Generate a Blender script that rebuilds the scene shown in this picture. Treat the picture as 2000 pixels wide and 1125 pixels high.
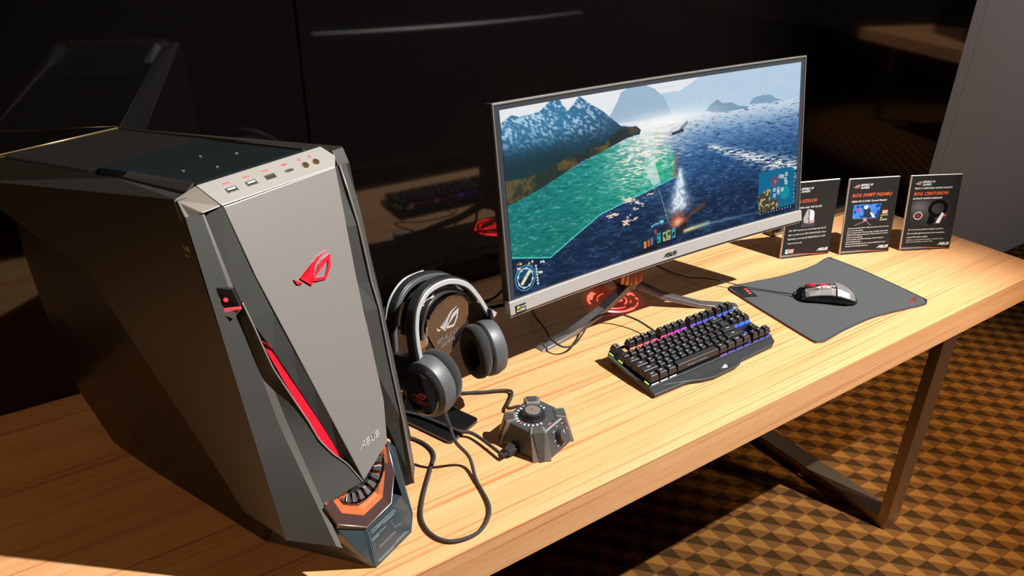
import bpy, bmesh, math, random
import numpy as np
from mathutils import Matrix, Vector
random.seed(4)
for o in list(bpy.data.objects): bpy.data.objects.remove(o, do_unlink=True)
S = bpy.context.scene
COL = S.collection
ZT = 0.698            # height of the desk top
R = math.radians

# ------------------------------------------------------------------ camera
cam_d = bpy.data.cameras.new('camera'); cam = bpy.data.objects.new('camera', cam_d); COL.objects.link(cam)
cam_d.sensor_width = 36; cam_d.lens = 1485.5/2000*36; cam_d.clip_start = .02
_y, _p, _r = R(55.7719), R(27.4820), R(0.8544)
fw = Vector((math.cos(_p)*math.cos(_y), math.cos(_p)*math.sin(_y), -math.sin(_p)))
rt = Vector((math.sin(_y), -math.cos(_y), 0)); up = rt.cross(fw)
r2 = rt*math.cos(_r)+up*math.sin(_r); u2 = -rt*math.sin(_r)+up*math.cos(_r)
cam.matrix_world = Matrix(((r2.x, u2.x, -fw.x, 0), (r2.y, u2.y, -fw.y, 0), (r2.z, u2.z, -fw.z, ZT+.87), (0, 0, 0, 1)))
S.camera = cam
# ------------------------------------------------------------------ light
S.view_settings.view_transform = 'Standard'; S.view_settings.look = 'None'
S.view_settings.exposure = 0; S.view_settings.gamma = 1; S.view_settings.use_curve_mapping = False
W = bpy.data.worlds.new('World'); S.world = W; W.use_nodes = True
W.node_tree.nodes['Background'].inputs[0].default_value = (1.0, .83, .62, 1)
W.node_tree.nodes['Background'].inputs[1].default_value = .021
def spot(name, loc, target, power, half, blend, radius, color=(1, 1, 1)):
    l = bpy.data.lights.new(name, 'SPOT'); l.energy = power; l.spot_size = 2*R(half); l.spot_blend = blend
    l.shadow_soft_size = radius; l.color = color
    o = bpy.data.objects.new(name, l); COL.objects.link(o); o.location = loc
    o.rotation_euler = (Vector(target)-Vector(loc)).to_track_quat('-Z', 'Y').to_euler()
    return o
spot('ceiling_spotlight', (2.21, -.64, ZT+2.9), (.84, .95, ZT), 1430, 24, .6, .02, (1, .96, .90))
spot('ceiling_spotlight_far', (5.0, -1.6, 2.6), (5.6, -.1, .7), 400, 24, .5, .03, (1, .9, .8))
spot('carpet_fill_spot', (3.3, -2.3, 2.6), (2.5, .5, 0), 1650, 14, .9, .12, (1, .68, .32))  # unseen fill spot, added to brighten the carpet
spot('wall_fill_spot', (4.3, -.6, 2.9), (3.6, 1.5, 1.3), 72, 40, 1.0, .15, (1, .97, .95))  # added soft spot out of view, lifts the grey wall

al = bpy.data.lights.new('desk_fill_area', 'AREA'); al.energy = 18; al.shape = 'RECTANGLE'; al.size = 1.8; al.size_y = 1.2; al.color = (1, .62, .30)  # warm area fill added out of view for the shaded left of the desk
ao = bpy.data.objects.new('desk_fill_area', al); COL.objects.link(ao); ao.location = (-2.3, .1, 2.7); ao.rotation_euler = (Vector((0, 1.0, .7))-Vector(ao.location)).to_track_quat('-Z', 'Y').to_euler()
# ------------------------------------------------------------------ materials
def nt(m): return m.node_tree.nodes, m.node_tree.links
def mat(name, col, rough=.5, metal=0, spec=.5, emit=None, es=1, bump=None, coat=0, sheen=0):
    m = bpy.data.materials.new(name); m.use_nodes = True
    n, l = nt(m); b = n['Principled BSDF']
    b.inputs['Base Color'].default_value = (*col, 1); b.inputs['Roughness'].default_value = rough
    b.inputs['Metallic'].default_value = metal; b.inputs['Specular IOR Level'].default_value = spec
    if coat: b.inputs['Coat Weight'].default_value = coat; b.inputs['Coat Roughness'].default_value = .05
    if sheen: b.inputs['Sheen Weight'].default_value = sheen
    if emit: b.inputs['Emission Color'].default_value = (*emit, 1); b.inputs['Emission Strength'].default_value = es
    if bump:
        sc, st = bump
        t = n.new('ShaderNodeTexCoord'); x = n.new('ShaderNodeTexNoise'); x.inputs['Scale'].default_value = sc; x.inputs['Detail'].default_value = 3
        q = n.new('ShaderNodeBump'); q.inputs['Strength'].default_value = st; q.inputs['Distance'].default_value = .001
        l.new(t.outputs['Object'], x.inputs['Vector']); l.new(x.outputs['Fac'], q.inputs['Height']); l.new(q.outputs['Normal'], b.inputs['Normal'])
    return m
def ramp(n, stops, interp='LINEAR'):
    r = n.new('ShaderNodeValToRGB'); r.color_ramp.interpolation = interp
    while len(r.color_ramp.elements) < len(stops): r.color_ramp.elements.new(.5)
    for e, (p, c) in zip(r.color_ramp.elements, stops): e.position = p; e.color = (*c, 1)
    return r
def wood_mat():
    m = mat('oak_laminate', (.6, .33, .13), .5, spec=.18); n, l = nt(m); b = n['Principled BSDF']
    t = n.new('ShaderNodeTexCoord')
    def layer(sx, sy, scale, det, stops, dist=0):
        mp = n.new('ShaderNodeMapping'); mp.inputs['Scale'].default_value = (sx, sy, sy*.9); mp.inputs['Rotation'].default_value = (0, 0, R(1.2))
        x = n.new('ShaderNodeTexNoise'); x.inputs['Scale'].default_value = scale; x.inputs['Detail'].default_value = det; x.inputs['Distortion'].default_value = dist
        r = ramp(n, stops); l.new(t.outputs['Object'], mp.inputs[0]); l.new(mp.outputs[0], x.inputs['Vector']); l.new(x.outputs['Fac'], r.inputs[0]); return r
    base = layer(.35, 11, 2.2, 3, [(.25, (.55, .262, .105)), (.5, (.62, .318, .143)), (.75, (.67, .365, .182))], .35)
    fine = layer(.32, 62, 3.0, 3, [(.34, (.60, .38, .24)), (.43, (1, 1, 1)), (1, (1, 1, 1))], .2)
    pores = layer(3, 240, 4.0, 2, [(.30, (.80, .68, .55)), (.45, (1, 1, 1)), (1, (1, 1, 1))])
    m1 = n.new('ShaderNodeMix'); m1.data_type = 'RGBA'; m1.blend_type = 'MULTIPLY'; m1.inputs[0].default_value = .7
    m2 = n.new('ShaderNodeMix'); m2.data_type = 'RGBA'; m2.blend_type = 'MULTIPLY'; m2.inputs[0].default_value = .6
    l.new(base.outputs[0], m1.inputs[6]); l.new(fine.outputs[0], m1.inputs[7]); l.new(m1.outputs[2], m2.inputs[6]); l.new(pores.outputs[0], m2.inputs[7])
    l.new(m2.outputs[2], b.inputs['Base Color'])
    return m
def carpet_mat():
    m = mat('triangle_carpet', (.1, .05, .01), .95, spec=.1); n, l = nt(m); b = n['Principled BSDF']
    t = n.new('ShaderNodeTexCoord'); sp = n.new('ShaderNodeSeparateXYZ'); l.new(t.outputs['Object'], sp.inputs[0])
    def M(op, a, c=None, d=None):
        k = n.new('ShaderNodeMath'); k.operation = op
        for i, v in enumerate((a, c, d)):
            if v is None: continue
            if isinstance(v, (int, float)): k.inputs[i].default_value = v
            else: l.new(v, k.inputs[i])
        return k.outputs[0]
    X, Y = sp.outputs[0], sp.outputs[1]
    w, h = .0665, .0325
    u = M('DIVIDE', M('SUBTRACT', M('MULTIPLY', X, .671), M('MULTIPLY', Y, .741)), w)
    v = M('DIVIDE', M('ADD', M('MULTIPLY', X, .741), M('MULTIPLY', Y, .671)), h)
    u = M('SUBTRACT', u, .740/w-.5); v = M('SUBTRACT', v, 1.808/h-.5)
    row = M('FLOOR', v); fv = M('SUBTRACT', v, row); odd = M('FLOORED_MODULO', row, 2)
    fu = M('FRACT', M('ADD', u, M('MULTIPLY', odd, .5)))
    tri = M('LESS_THAN', M('MULTIPLY', M('ABSOLUTE', M('SUBTRACT', fu, .5)), 2), M('SUBTRACT', 1, fv))
    nz = n.new('ShaderNodeTexNoise'); nz.inputs['Scale'].default_value = 420; nz.inputs['Detail'].default_value = 2; l.new(t.outputs['Object'], nz.inputs['Vector'])
    def col(c): k = n.new('ShaderNodeRGB'); k.outputs[0].default_value = (*c, 1); return k.outputs[0]
    def mix(f, a, c, bt='MIX'):
        k = n.new('ShaderNodeMix'); k.data_type = 'RGBA'; k.blend_type = bt
        if isinstance(f, float): k.inputs[0].default_value = f
        else: l.new(f, k.inputs[0])
        l.new(a, k.inputs[6]); l.new(c, k.inputs[7]); return k.outputs[2]
    tcol = mix(odd, col((.028, .013, .003)), col((.165, .074, .016)))
    c = mix(tri, col((.088, .036, .009)), tcol)
    r = ramp(n, [(.3, (.72, .72, .72)), (.7, (1.15, 1.15, 1.15))]); l.new(nz.outputs['Fac'], r.inputs[0])
    c = mix(1.0, c, r.outputs[0], 'MULTIPLY'); l.new(c, b.inputs['Base Color'])
    bp = n.new('ShaderNodeBump'); bp.inputs['Strength'].default_value = .4; bp.inputs['Distance'].default_value = .003
    l.new(nz.outputs['Fac'], bp.inputs['Height']); l.new(bp.outputs[0], b.inputs['Normal'])
    return m
def attr_mat(name, strength=1.0, emissive=True, rough=.4):
    m = mat(name, (.003, .003, .003), rough, spec=.12); n, l = nt(m); b = n['Principled BSDF']
    a = n.new('ShaderNodeAttribute'); a.attribute_name = 'Col'
    if emissive: l.new(a.outputs['Color'], b.inputs['Emission Color']); b.inputs['Emission Strength'].default_value = strength
    else: l.new(a.outputs['Color'], b.inputs['Base Color'])
    return m
WOOD = wood_mat(); CARPET = carpet_mat()
M_PANEL = mat('black_gloss_panel', (.0025, .0022, .002), .055, spec=.6)
M_WALL = mat('grey_wallcovering', (.50, .46, .46), .8, bump=(300, .25))
M_STEEL = mat('brushed_dark_steel', (.33, .25, .18), .38, 1)
M_BLACK = mat('black_plastic', (.012, .012, .013), .42)
M_GLOSS = mat('black_gloss', (.006, .006, .007), .06, spec=.7, coat=.3)
M_RUB = mat('black_rubber', (.016, .016, .018), .6)
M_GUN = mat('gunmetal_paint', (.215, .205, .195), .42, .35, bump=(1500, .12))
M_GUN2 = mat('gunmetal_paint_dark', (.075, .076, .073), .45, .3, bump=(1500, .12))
M_GUNL = mat('io_panel_paint', (.29, .275, .26), .42, .35, bump=(1500, .1))
M_SIDE = mat('dark_side_paint', (.030, .027, .024), .42, .3, bump=(1500, .15))
M_HULL = mat('tower_hull_black', (.010, .009, .008), .22, spec=.6)
M_RED = mat('red_plastic', (.72, .012, .03), .28, coat=.4)
M_REDP = mat('red_print', (.75, .06, .06), .5)
M_GOLD = mat('gold_contact', (.8, .52, .2), .25, 1)
M_SILV = mat('silver_metal', (.62, .60, .60), .30, 1)
M_SILVP = mat('silver_print', (.5, .5, .52), .4, .4)
M_WHITE = mat('white_print', (.85, .85, .85), .5)
M_ORANGE = mat('copper_orange', (.62, .16, .055), .38, .45)
M_COPPER = mat('copper_metal', (.72, .36, .19), .28, 1)
M_BASE = mat('blue_black_nose', (.028, .042, .05), .22, spec=.6)
M_ETCH = mat('etched_line', (.20, .27, .30), .35, .4)
M_BROWN = mat('dark_purple_trim', (.05, .026, .024), .25, spec=.6)
M_GREYP = mat('grey_soft_plastic', (.068, .075, .083), .46)
M_GREYL = mat('grey_edge_plastic', (.34, .36, .38), .4)
M_CUSH = mat('ear_cushion_fabric', (.014, .0155, .0175), .9, bump=(900, .8), sheen=.1)
M_PAD = mat('mouse_pad_cloth', (.030, .038, .041), .92, bump=(1400, .8), sheen=.25)
M_KEY = mat('keycap_black', (.016, .016, .017), .36)
M_KBODY = mat('keyboard_aluminium', (.032, .034, .037), .42, .4, bump=(1200, .3))
M_KPLATE = mat('keyboard_plate', (.008, .008, .009), .3)
M_LEGEND = mat('legend_white', (.75, .75, .76), .5, emit=(.8, .8, .85), es=.12)
M_BEZ = mat('monitor_bezel', (.03, .034, .04), .22)
M_MBACK = mat('monitor_shell', (.025, .025, .026), .4)
M_EDGE = mat('monitor_edge', (.30, .29, .27), .35, .7)
M_ALU = mat('brushed_chin', (.40, .385, .38), .38, .35, bump=(600, .15))
M_PAPER = mat('poster_black', (.013, .0125, .0125), .55, spec=.25)
M_FOAM = mat('foam_board', (.80, .76, .70), .8)
M_POR = mat('orange_print', (.75, .16, .06), .5)
M_LED = mat('white_led', (.9, .9, .95), .4, emit=(.85, .9, 1), es=.5)
M_LEDR = mat('red_led', (.8, .05, .05), .4, emit=(1, .04, .06), es=1.6)
M_GRILL = mat('top_smoked_cover', (.010, .014, .016), .12, spec=.6, bump=(160, .25))
M_CABLE = mat('braided_cable', (.022, .022, .024), .5, bump=(1500, .9))
M_NV = mat('green_print', (.35, .6, .02), .5)
M_CYAN = mat('cyan_print', (.1, .45, .75), .5)
M_CLIP = mat('graphite_clip', (.22, .215, .21), .34, .5)

# ------------------------------------------------------------------ helpers
def obj(name, verts, faces, m, parent=None, smooth=False, bevel=0, seg=2, edges_fix=True):
    me = bpy.data.meshes.new(name); me.from_pydata([tuple(v) for v in verts], [], faces)
    if edges_fix:
        b = bmesh.new(); b.from_mesh(me); bmesh.ops.remove_doubles(b, verts=b.verts, dist=1e-6); bmesh.ops.recalc_face_normals(b, faces=b.faces); b.to_mesh(me); b.free()
    return link(name, me, m, parent, smooth, bevel, seg)
def link(name, me, m, parent=None, smooth=False, bevel=0, seg=2):
    if m is not None: me.materials.append(m)
    if smooth:
        for p in me.polygons: p.use_smooth = True
        if smooth == 'auto': me.set_sharp_from_angle(angle=R(38))
    o = bpy.data.objects.new(name, me); COL.objects.link(o); o.parent = parent
    if bevel:
        k = o.modifiers.new('bevel', 'BEVEL'); k.width = bevel; k.segments = seg; k.limit_method = 'ANGLE'; k.angle_limit = R(25)
    return o
def tag(o, label, cat, group=None, kind=None):
    if label: o['label'] = label
    if cat: o['category'] = cat
    if group: o['group'] = group
    if kind: o['kind'] = kind
    return o
def thing(name, label, cat, loc, rz=0, group=None, rx=0):
    o = bpy.data.objects.new(name, None); COL.objects.link(o); o.location = loc; o.rotation_euler = (rx, 0, rz)
    o.empty_display_size = .05
    return tag(o, label, cat, group)
def box(name, x0, x1, y0, y1, z0, z1, m, parent=None, bevel=0, seg=2):
    v = [(x, y, z) for x in (x0, x1) for y in (y0, y1) for z in (z0, z1)]
    f = [(0, 1, 3, 2), (4, 6, 7, 5), (0, 4, 5, 1), (2, 3, 7, 6), (0, 2, 6, 4), (1, 5, 7, 3)]
    return obj(name, v, f, m, parent, False, bevel, seg)
def hull(name, pts, m, parent=None, bevel=0, seg=2):
    b = bmesh.new()
    for p in pts: b.verts.new(p)
    r = bmesh.ops.convex_hull(b, input=b.verts)
    bmesh.ops.delete(b, geom=[v for v in b.verts if not v.link_faces], context='VERTS')
    bmesh.ops.dissolve_limit(b, angle_limit=R(1.5), verts=b.verts, edges=b.edges)
    bmesh.ops.recalc_face_normals(b, faces=b.faces)
    me = bpy.data.meshes.new(name); b.to_mesh(me); b.free()
    return link(name, me, m, parent, False, bevel, seg)
def plate(name, poly, off, m, parent=None, bevel=0, seg=2):
    """solid between 3-D polygon and the same polygon moved by off"""
    n = len(poly); off = Vector(off)
    v = [Vector(p) for p in poly]+[Vector(p)+off for p in poly]
    f = [tuple(range(n)), tuple(range(2*n-1, n-1, -1))]+[(i, (i+1) % n, n+(i+1) % n, n+i) for i in range(n)]
    return obj(name, v, f, m, parent, False, bevel, seg)
def loft(name, secs, m, parent=None, cap=True, smooth=False, bevel=0, closed=True, seg=2):
    n = len(secs[0]); v = [p for s_ in secs for p in s_]; f = []
    for i in range(len(secs)-1):
        for j in range(n if closed else n-1):
            a, c = i*n+j, i*n+(j+1) % n; f.append((a, c, c+n, a+n))
    if cap and closed: f += [tuple(range(n)), tuple(range(len(v)-1, len(v)-n-1, -1))]
    return obj(name, v, f, m, parent, smooth, bevel, seg)
def catmull(P, n=8, closed=False):
    P = [Vector(p) for p in P]; out = []
    for i in range(len(P)-1):
        p0 = P[max(i-1, 0)]; p1 = P[i]; p2 = P[i+1]; p3 = P[min(i+2, len(P)-1)]
        for k in range(n):
            t = k/n; out.append(.5*((2*p1)+(-p0+p2)*t+(2*p0-5*p1+4*p2-p3)*t*t+(-p0+3*p1-3*p2+p3)*t**3))
    out.append(P[-1]); return out
def tube(name, pts, rad, m, parent=None, sides=8, n=8, smooth=True):
    C = catmull(pts, n) if n > 1 else [Vector(p) for p in pts]
    rads = rad if callable(rad) else (lambda t: rad)
    secs = []; nrm = None
    for i, p in enumerate(C):
        t = (C[min(i+1, len(C)-1)]-C[max(i-1, 0)]).normalized()
        if nrm is None: nrm = t.orthogonal().normalized()
        nrm = (nrm-t*nrm.dot(t)).normalized(); bn = t.cross(nrm); r = rads(i/(len(C)-1))
        secs.append([p+nrm*math.cos(2*math.pi*k/sides)*r+bn*math.sin(2*math.pi*k/sides)*r for k in range(sides)])
    return loft(name, secs, m, parent, True, smooth)
def cyl(name, c, axis, r0, r1, h, m, parent=None, sides=32, bevel=0, smooth=False):
    a = Vector(axis).normalized(); u = a.orthogonal().normalized(); w = a.cross(u); c = Vector(c)
    s0 = [c+(u*math.cos(2*math.pi*k/sides)+w*math.sin(2*math.pi*k/sides))*r0 for k in range(sides)]
    s1 = [c+a*h+(u*math.cos(2*math.pi*k/sides)+w*math.sin(2*math.pi*k/sides))*r1 for k in range(sides)]
    return loft(name, [s0, s1], m, parent, True, smooth, bevel)
def frame(o, x, y):
    x = Vector(x).normalized(); y = Vector(y); y = (y-x*y.dot(x)).normalized(); z = x.cross(y); o = Vector(o)
    return Matrix(((x.x, y.x, z.x, o.x), (x.y, y.y, z.y, o.y), (x.z, y.z, z.z, o.z), (0, 0, 0, 1)))
def polys2d(name, polys, mtx, m, parent=None, depth=.0006):
    """flat 2-D polygons (lists of xy) raised by depth, on a local frame"""
    b = bmesh.new()
    for p in polys:
        vs = [b.verts.new(mtx @ Vector((x, y, depth))) for x, y in p]
        try: b.faces.new(vs)
        except ValueError: pass
    bmesh.ops.triangulate(b, faces=b.faces)
    # give the print a real thickness
    r = bmesh.ops.extrude_face_region(b, geom=list(b.faces)); d = (mtx.to_3x3() @ Vector((0, 0, -depth)))
    bmesh.ops.translate(b, verts=[v for v in r['geom'] if isinstance(v, bmesh.types.BMVert)], vec=d)
    bmesh.ops.recalc_face_normals(b, faces=b.faces)
    me = bpy.data.meshes.new(name); b.to_mesh(me); b.free()
    return link(name, me, m, parent)
def text(name, s, size, mtx, m, parent=None, align='LEFT', shear=0, bold=0, spacing=1, depth=.0004, width=None, res=2):
    """lettering as a thin flat mesh; bold is the stroke gain, made at a large size to stay clean"""
    c = bpy.data.curves.new('t', 'FONT'); c.body = s; c.size = 1.0; c.align_x = align; c.shear = shear
    c.space_character = spacing*(1.06 if bold else 1); c.resolution_u = res
    o = bpy.data.objects.new('t', c); me = bpy.data.meshes.new_from_object(o); bpy.data.objects.remove(o)
    me.name = name; k = size
    if width and len(me.vertices):
        xs = [v.co.x for v in me.vertices]; k = width/max(max(xs)-min(xs), 1e-6)
    me.transform(Matrix.Diagonal((k, size, 1, 1)))
    if bold and len(me.vertices):
        n_ = len(me.vertices); vs = [v.co.copy() for v in me.vertices]; fs = [tuple(p.vertices) for p in me.polygons]; d = min(bold, size*.045)
        V_ = [(v.x+a, v.y+b_, v.z) for a, b_ in ((-d, 0), (d, 0), (0, d*.7), (0, -d*.7)) for v in vs]
        F_ = [tuple(i+n_*k_ for i in f_) for k_ in range(4) for f_ in fs]
        me = bpy.data.meshes.new(name); me.from_pydata(V_, [], F_)
    me.transform(Matrix.Translation((0, 0, depth))); me.transform(mtx)
    return link(name, me, m, parent)
# the red eye emblem, unit width
EMB_BLADE = [(.942, .53), (.673, .485), (.54, .414), (.424, .284), (.313, .193), (.146, .232), (.228, .139), (.354, .003), (.295, .11), (.445, .215), (.565, .345), (.72, .455)]
EMB_EYE = [[(1.0, .442), (.771, .395), (.653, .331), (.512, .183), (.332, .098), (.457, .118), (.611, .199), (.721, .265), (.903, .333)],
           [(1.0, .442), (.903, .333), (.836, .195), (.73, .072), (.646, .072), (.457, .118), (.332, .098), (.5, .04), (.719, 0), (.798, .073), (.911, .194)]]
EMB_TAIL = [(0, .263), (.089, .193), (.181, .126), (.125, .121), (.041, .149)]
def emblem(name, w, mtx, m, parent, depth=.0006):
    return polys2d(name, [[(x*w, y*w) for x, y in p] for p in [EMB_BLADE, EMB_TAIL]+EMB_EYE], mtx, m, parent, depth)
def maker_mark(name, h, mtx, m, parent, depth=.0005):
    """the angular four letter maker's mark, height h"""
    t = .17; q = []
    def bar(x0, y0, x1, y1): q.append([(x0, y0), (x1, y0), (x1, y1), (x0, y1)])
    q.append([(0, 0), (.22, 0), (.95, 1), (.73, 1)]); bar(.73, 1-t, 1.25, 1); bar(1.08, 0, 1.25, 1-t); bar(.62, .33, 1.08, .33+t)
    for x in (1.45, 3.55):
        bar(x, 1-t, x+.85, 1); bar(x, .5-t/2, x+t, 1-t); bar(x+t, .5-t/2, x+.85, .5+t/2); bar(x+.85-t, t, x+.85, .5-t/2); bar(x, 0, x+.85, t)
    bar(2.5, 0, 2.67, 1); bar(2.67, 0, 3.35, t); bar(3.18, t, 3.35, 1)
    return polys2d(name, [[((x+.28*y)*h, y*h) for x, y in p] for p in q], mtx, m, parent, depth)

# ================================================================== the setting
def struct(o): o['kind'] = 'structure'; return o
struct(obj('floor', [(-6, -6, 0), (9.5, -6, 0), (9.5, 3, 0), (-6, 3, 0)], [(0, 1, 2, 3)], CARPET))
bpy.data.objects['floor']['label'] = 'brown carpet woven with rows of light and dark triangles'
wb = struct(box('wall_back', -4, 2.98, 1.485, 1.60, 0, 3.0, M_BLACK)); wb['label'] = 'wall of glossy black panels behind the desk'
for a, c in ((-4, -1.902), (-1.898, .497), (.501, 2.985)):
    box('panel', a, c, 1.466, 1.4845, 0, 3.0, M_PANEL, wb, .0015, 1)
wr = struct(box('wall_right', 2.99, 8.9, 1.512, 1.62, 0, 3.0, M_BLACK)); wr['label'] = 'grey textured wall beside the black panels'
for a, c in ((2.99, 3.121), (3.123, 4.6), (4.602, 8.9)):
    box('panel', a, c, 1.494, 1.511, 0, 3.0, M_WALL, wr, .001, 1)

M_CURT = mat('dark_curtain', (.014, .011, .010), .9)
wf = struct(box('wall_front', -6, 9.5, -6.1, -6, 0, 3.4, M_CURT)); wf['label'] = 'dark curtained wall across the room'
wl = struct(box('wall_left', -6.1, -6, -6, 3, 0, 3.4, M_CURT)); wl['label'] = 'dark side wall of the room'
# ------------------------------------------------------------------ desk
def leg_frame(x0, x1, parent, y0=.717, y1=1.44):
    z1 = ZT-.079; t = .027
    def ring(x):
        o = [(x, y0, 0), (x, y1, 0), (x, y1, z1), (x, y0, z1)]; i = [(x, y0+t, .033), (x, y1-t, .033), (x, y1-t, z1-t), (x, y0+t, z1-t)]
        return o+i
    v = ring(x0)+ring(x1); f = []
    for k in range(4):
        a, b_ = k, (k+1) % 4
        f += [(a, b_, 4+b_, 4+a), (8+b_, 8+a, 12+a, 12+b_), (b_, a, 8+a, 8+b_), (4+a, 4+b_, 12+b_, 12+a)]
    return obj('leg_frame', v, f, M_STEEL, parent, False, .0015)
desk = thing('desk', 'long oak laminate display desk on flat steel loop legs', 'desk', (0, 0, 0))
box('desk_top', -.75, 2.214, .7155, 1.4645, ZT-.078, ZT, WOOD, desk, .0012, 2)
leg_frame(1.757, 1.822, desk); leg_frame(-.36, -.295, desk)
# second display table across the room (seen mirrored in the black panels)
d2 = thing('desk', 'second oak display table across the room, mirrored in the black panels', 'desk', (5.45, .18, 0), R(18))
box('desk_top', -.15, 2.6, -.75, 0.35, .62, .70, WOOD, d2, .0012)
for x in (.1, 2.2):
    box('leg', x, x+.06, -.7, -.67, 0, .62, M_STEEL, d2); box('leg', x, x+.06, .27, .30, 0, .62, M_STEEL, d2)
pcb = hull('computer_case', [(x, y, z) for x in (-.12, .12) for y, z in ((-.25, 0), (.2, 0), (.25, .42), (-.18, .5))], M_GLOSS, None, .01)
pcb.location = (5.75, .1, .70); pcb.rotation_euler = (0, 0, R(35)); tag(pcb, 'black computer case on the table across the room, mirrored in the panels', 'computer')
sl = thing('display_base', 'low black glossy slab lying at the back corner of the desk behind the signs', 'box', (2.0, 1.35, ZT))
box('slab', -.25, .206, -.106, .11, 0, .030, M_GLOSS, sl, .003)
box('edge_strip', -.25, .206, -.1075, -.1058, .004, .009, mat('bronze_edge', (.35, .26, .18), .4, .6), sl)

# ================================================================== gaming tower
tower = thing('gaming_tower', 'large angular gunmetal gaming tower with red emblem, standing at the left end of the desk', 'computer', (.324, .7726, ZT), R(21.5))
def L(r, f, z): return Vector((r, -f, z))
def LP(pts, dr=0, df=0, dz=0): return [L(r+dr, f+df, z+dz) for r, f, z in pts]
PA, PB = .00534, -.29044                       # front panel plane f = PA + PB*z
FN = Vector((0, -1, -PB)).normalized()         # its outward normal (local)
def FP(r, z, d=0): return L(r, PA+PB*z+d, z)
# inner hull (black, tapers to the desk)
hull_pts = []
for sg in (-1, 1):
    hull_pts += [L(sg*.045, -.03, .003), L(sg*.063, -.085, .003), L(sg*.103, -.17, .003), L(sg*.108, -.445, .003), L(sg*.106, -.565, .003),
                 L(sg*.104, -.645, .075), L(sg*.104, -.692, .25), L(sg*.104, -.70, .34), L(sg*.1, -.70, .485), L(sg*.1, -.215, .53), L(sg*.1, -.19, .52), L(sg*.095, -.12, .14), L(sg*.06, -.075, .12)]
hull('body', hull_pts, M_HULL, tower, .004)
# side panels
SP = [(-.164, .533), (-.152, .464), (-.123, .338), (-.106, .24), (-.077, .087), (-.163, .088), (-.195, .125), (-.23, .165), (-.338, .279), (-.369, .315), (-.432, .381), (-.47, .392), (-.70, .432), (-.705, .462), (-.174, .553)]
for sg in (-1, 1):
    plate('side_panel', [L(sg*.130, f, z) for f, z in SP], (-sg*.022, 0, 0), M_SIDE, tower, .0015)
    # sloping top rails
    plate('top_rail', [L(sg*.1, -.203, .545), L(sg*.1, -.337, .536), L(sg*.103, -.348, .5365), L(sg*.103, -.703, .4965), L(sg*.1295, -.703, .4635), L(sg*.1295, -.176, .5545)], (-sg*.004, 0, -.022), M_SIDE, tower, .0012)
    plate('top_trim', [L(sg*.084, -.206, .556), L(sg*.084, -.352, .541), L(sg*.098, -.342, .538), L(sg*.098, -.203, .548)], (0, 0, -.02), M_SIDE, tower, .001)
plate('top_cover', [L(-.083, -.205, .554), L(.083, -.205, .554), L(.083, -.43, .529), L(-.083, -.43, .529)], (0, 0, -.012), M_GRILL, tower, .001)
tv = plate('top_vent', [L(-.1, -.432, .5255), L(.1, -.432, .5255), L(.1, -.702, .4955), L(-.1, -.702, .4955)], (0, 0, -.012), M_GLOSS, tower, .001)
for i in range(34):
    f0 = -.44-.0075*i; z0 = .5255+(f0+.432)*.111
    plate('vent_bar', [L(-.092, f0, z0+.0012), L(.092, f0, z0+.0012), L(.092, f0-.0035, z0+.0009), L(-.092, f0-.0035, z0+.0009)], (0, 0, -.003), M_HULL, tv)
tube('vent_edge', [L(-.1, -.702, .497), L(.1, -.702, .497)], .0016, mat('bronze_trim', (.4, .3, .14), .35, .8), tower, n=1)
# bright reflection specks on the smoked cover, put in as small silver discs
for r, f in ((-.05, -.28), (.01, -.33), (-.02, -.25), (.04, -.29)):
    cyl('reflection_speck', L(r, f, .5545+(f+.205)*.111), (0, 0, 1), .0022, .0018, .0009, M_SILV, tower, 8)

# I/O panel at the top of the front
io = plate('io_panel', [L(-.097, -.183, .5605), L(.097, -.183, .5605), L(.106, -.165, .5485), L(.092, -.1515, .5395), L(-.088, -.1515, .5395)], (0, .012, -.012), M_GUNL, tower, .001)
M_GUNS = mat('io_facet_paint', (.155, .132, .115), .42, .3)
hull('io_facet', [L(-.0975, -.183, .5602), L(-.0888, -.1512, .5395), L(-.1125, -.1545, .5372), L(-.1085, -.187, .552), L(-.1315, -.170, .5285), L(-.1312, -.178, .5535), L(-.09, -.19, .535), L(-.125, -.19, .53)], M_GUNS, tower, .0012)
IOX = Vector((1, 0, 0)); IOY = (L(0, -.183, .5605)-L(0, -.1515, .5395)).normalized()
def iom(r, t): return frame(L(r, -.1515, .5395)+IOY*t, IOX, IOY)
def rect(w, h): return [(-w/2, -h/2), (w/2, -h/2), (w/2, h/2), (-w/2, h/2)]
M_PORTIN = mat('port_blue', (.02, .04, .12), .4)
for i, r in enumerate((-.062, -.033, -.004)):
    u = polys2d('usb_port', [rect(.0155, .0082)], iom(r, .0165), M_SILV, io, .0006)
    polys2d('usb_opening', [rect(.0132, .0056)], iom(r, .0165), M_BLACK, u, .0009)
    polys2d('usb_tongue', [rect(.011, .0022)], iom(r, .0175), M_GOLD if i == 2 else M_LEGEND, u, .0012)
    polys2d('port_icon', [rect(.0075, .0016), [(-.006, -.0004), (-.0038, -.0004), (-.0038, .0014), (-.006, .0014)]], iom(r+.001, .0275), M_REDP, io, .0004)
u = polys2d('usb_c_port', [[(.0055*math.cos(a)+(.002 if math.cos(a) > 0 else -.002), .0026*math.sin(a)) for a in [k*math.pi/10 for k in range(20)]]], iom(.026, .0165), M_SILV, io, .0006)
polys2d('usb_opening', [rect(.0085, .0022)], iom(.026, .0165), M_BLACK, u, .0009)
polys2d('port_icon', [rect(.009, .0016), rect(.003, .0034)], iom(.026, .0275), M_REDP, io, .0004)
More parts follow.
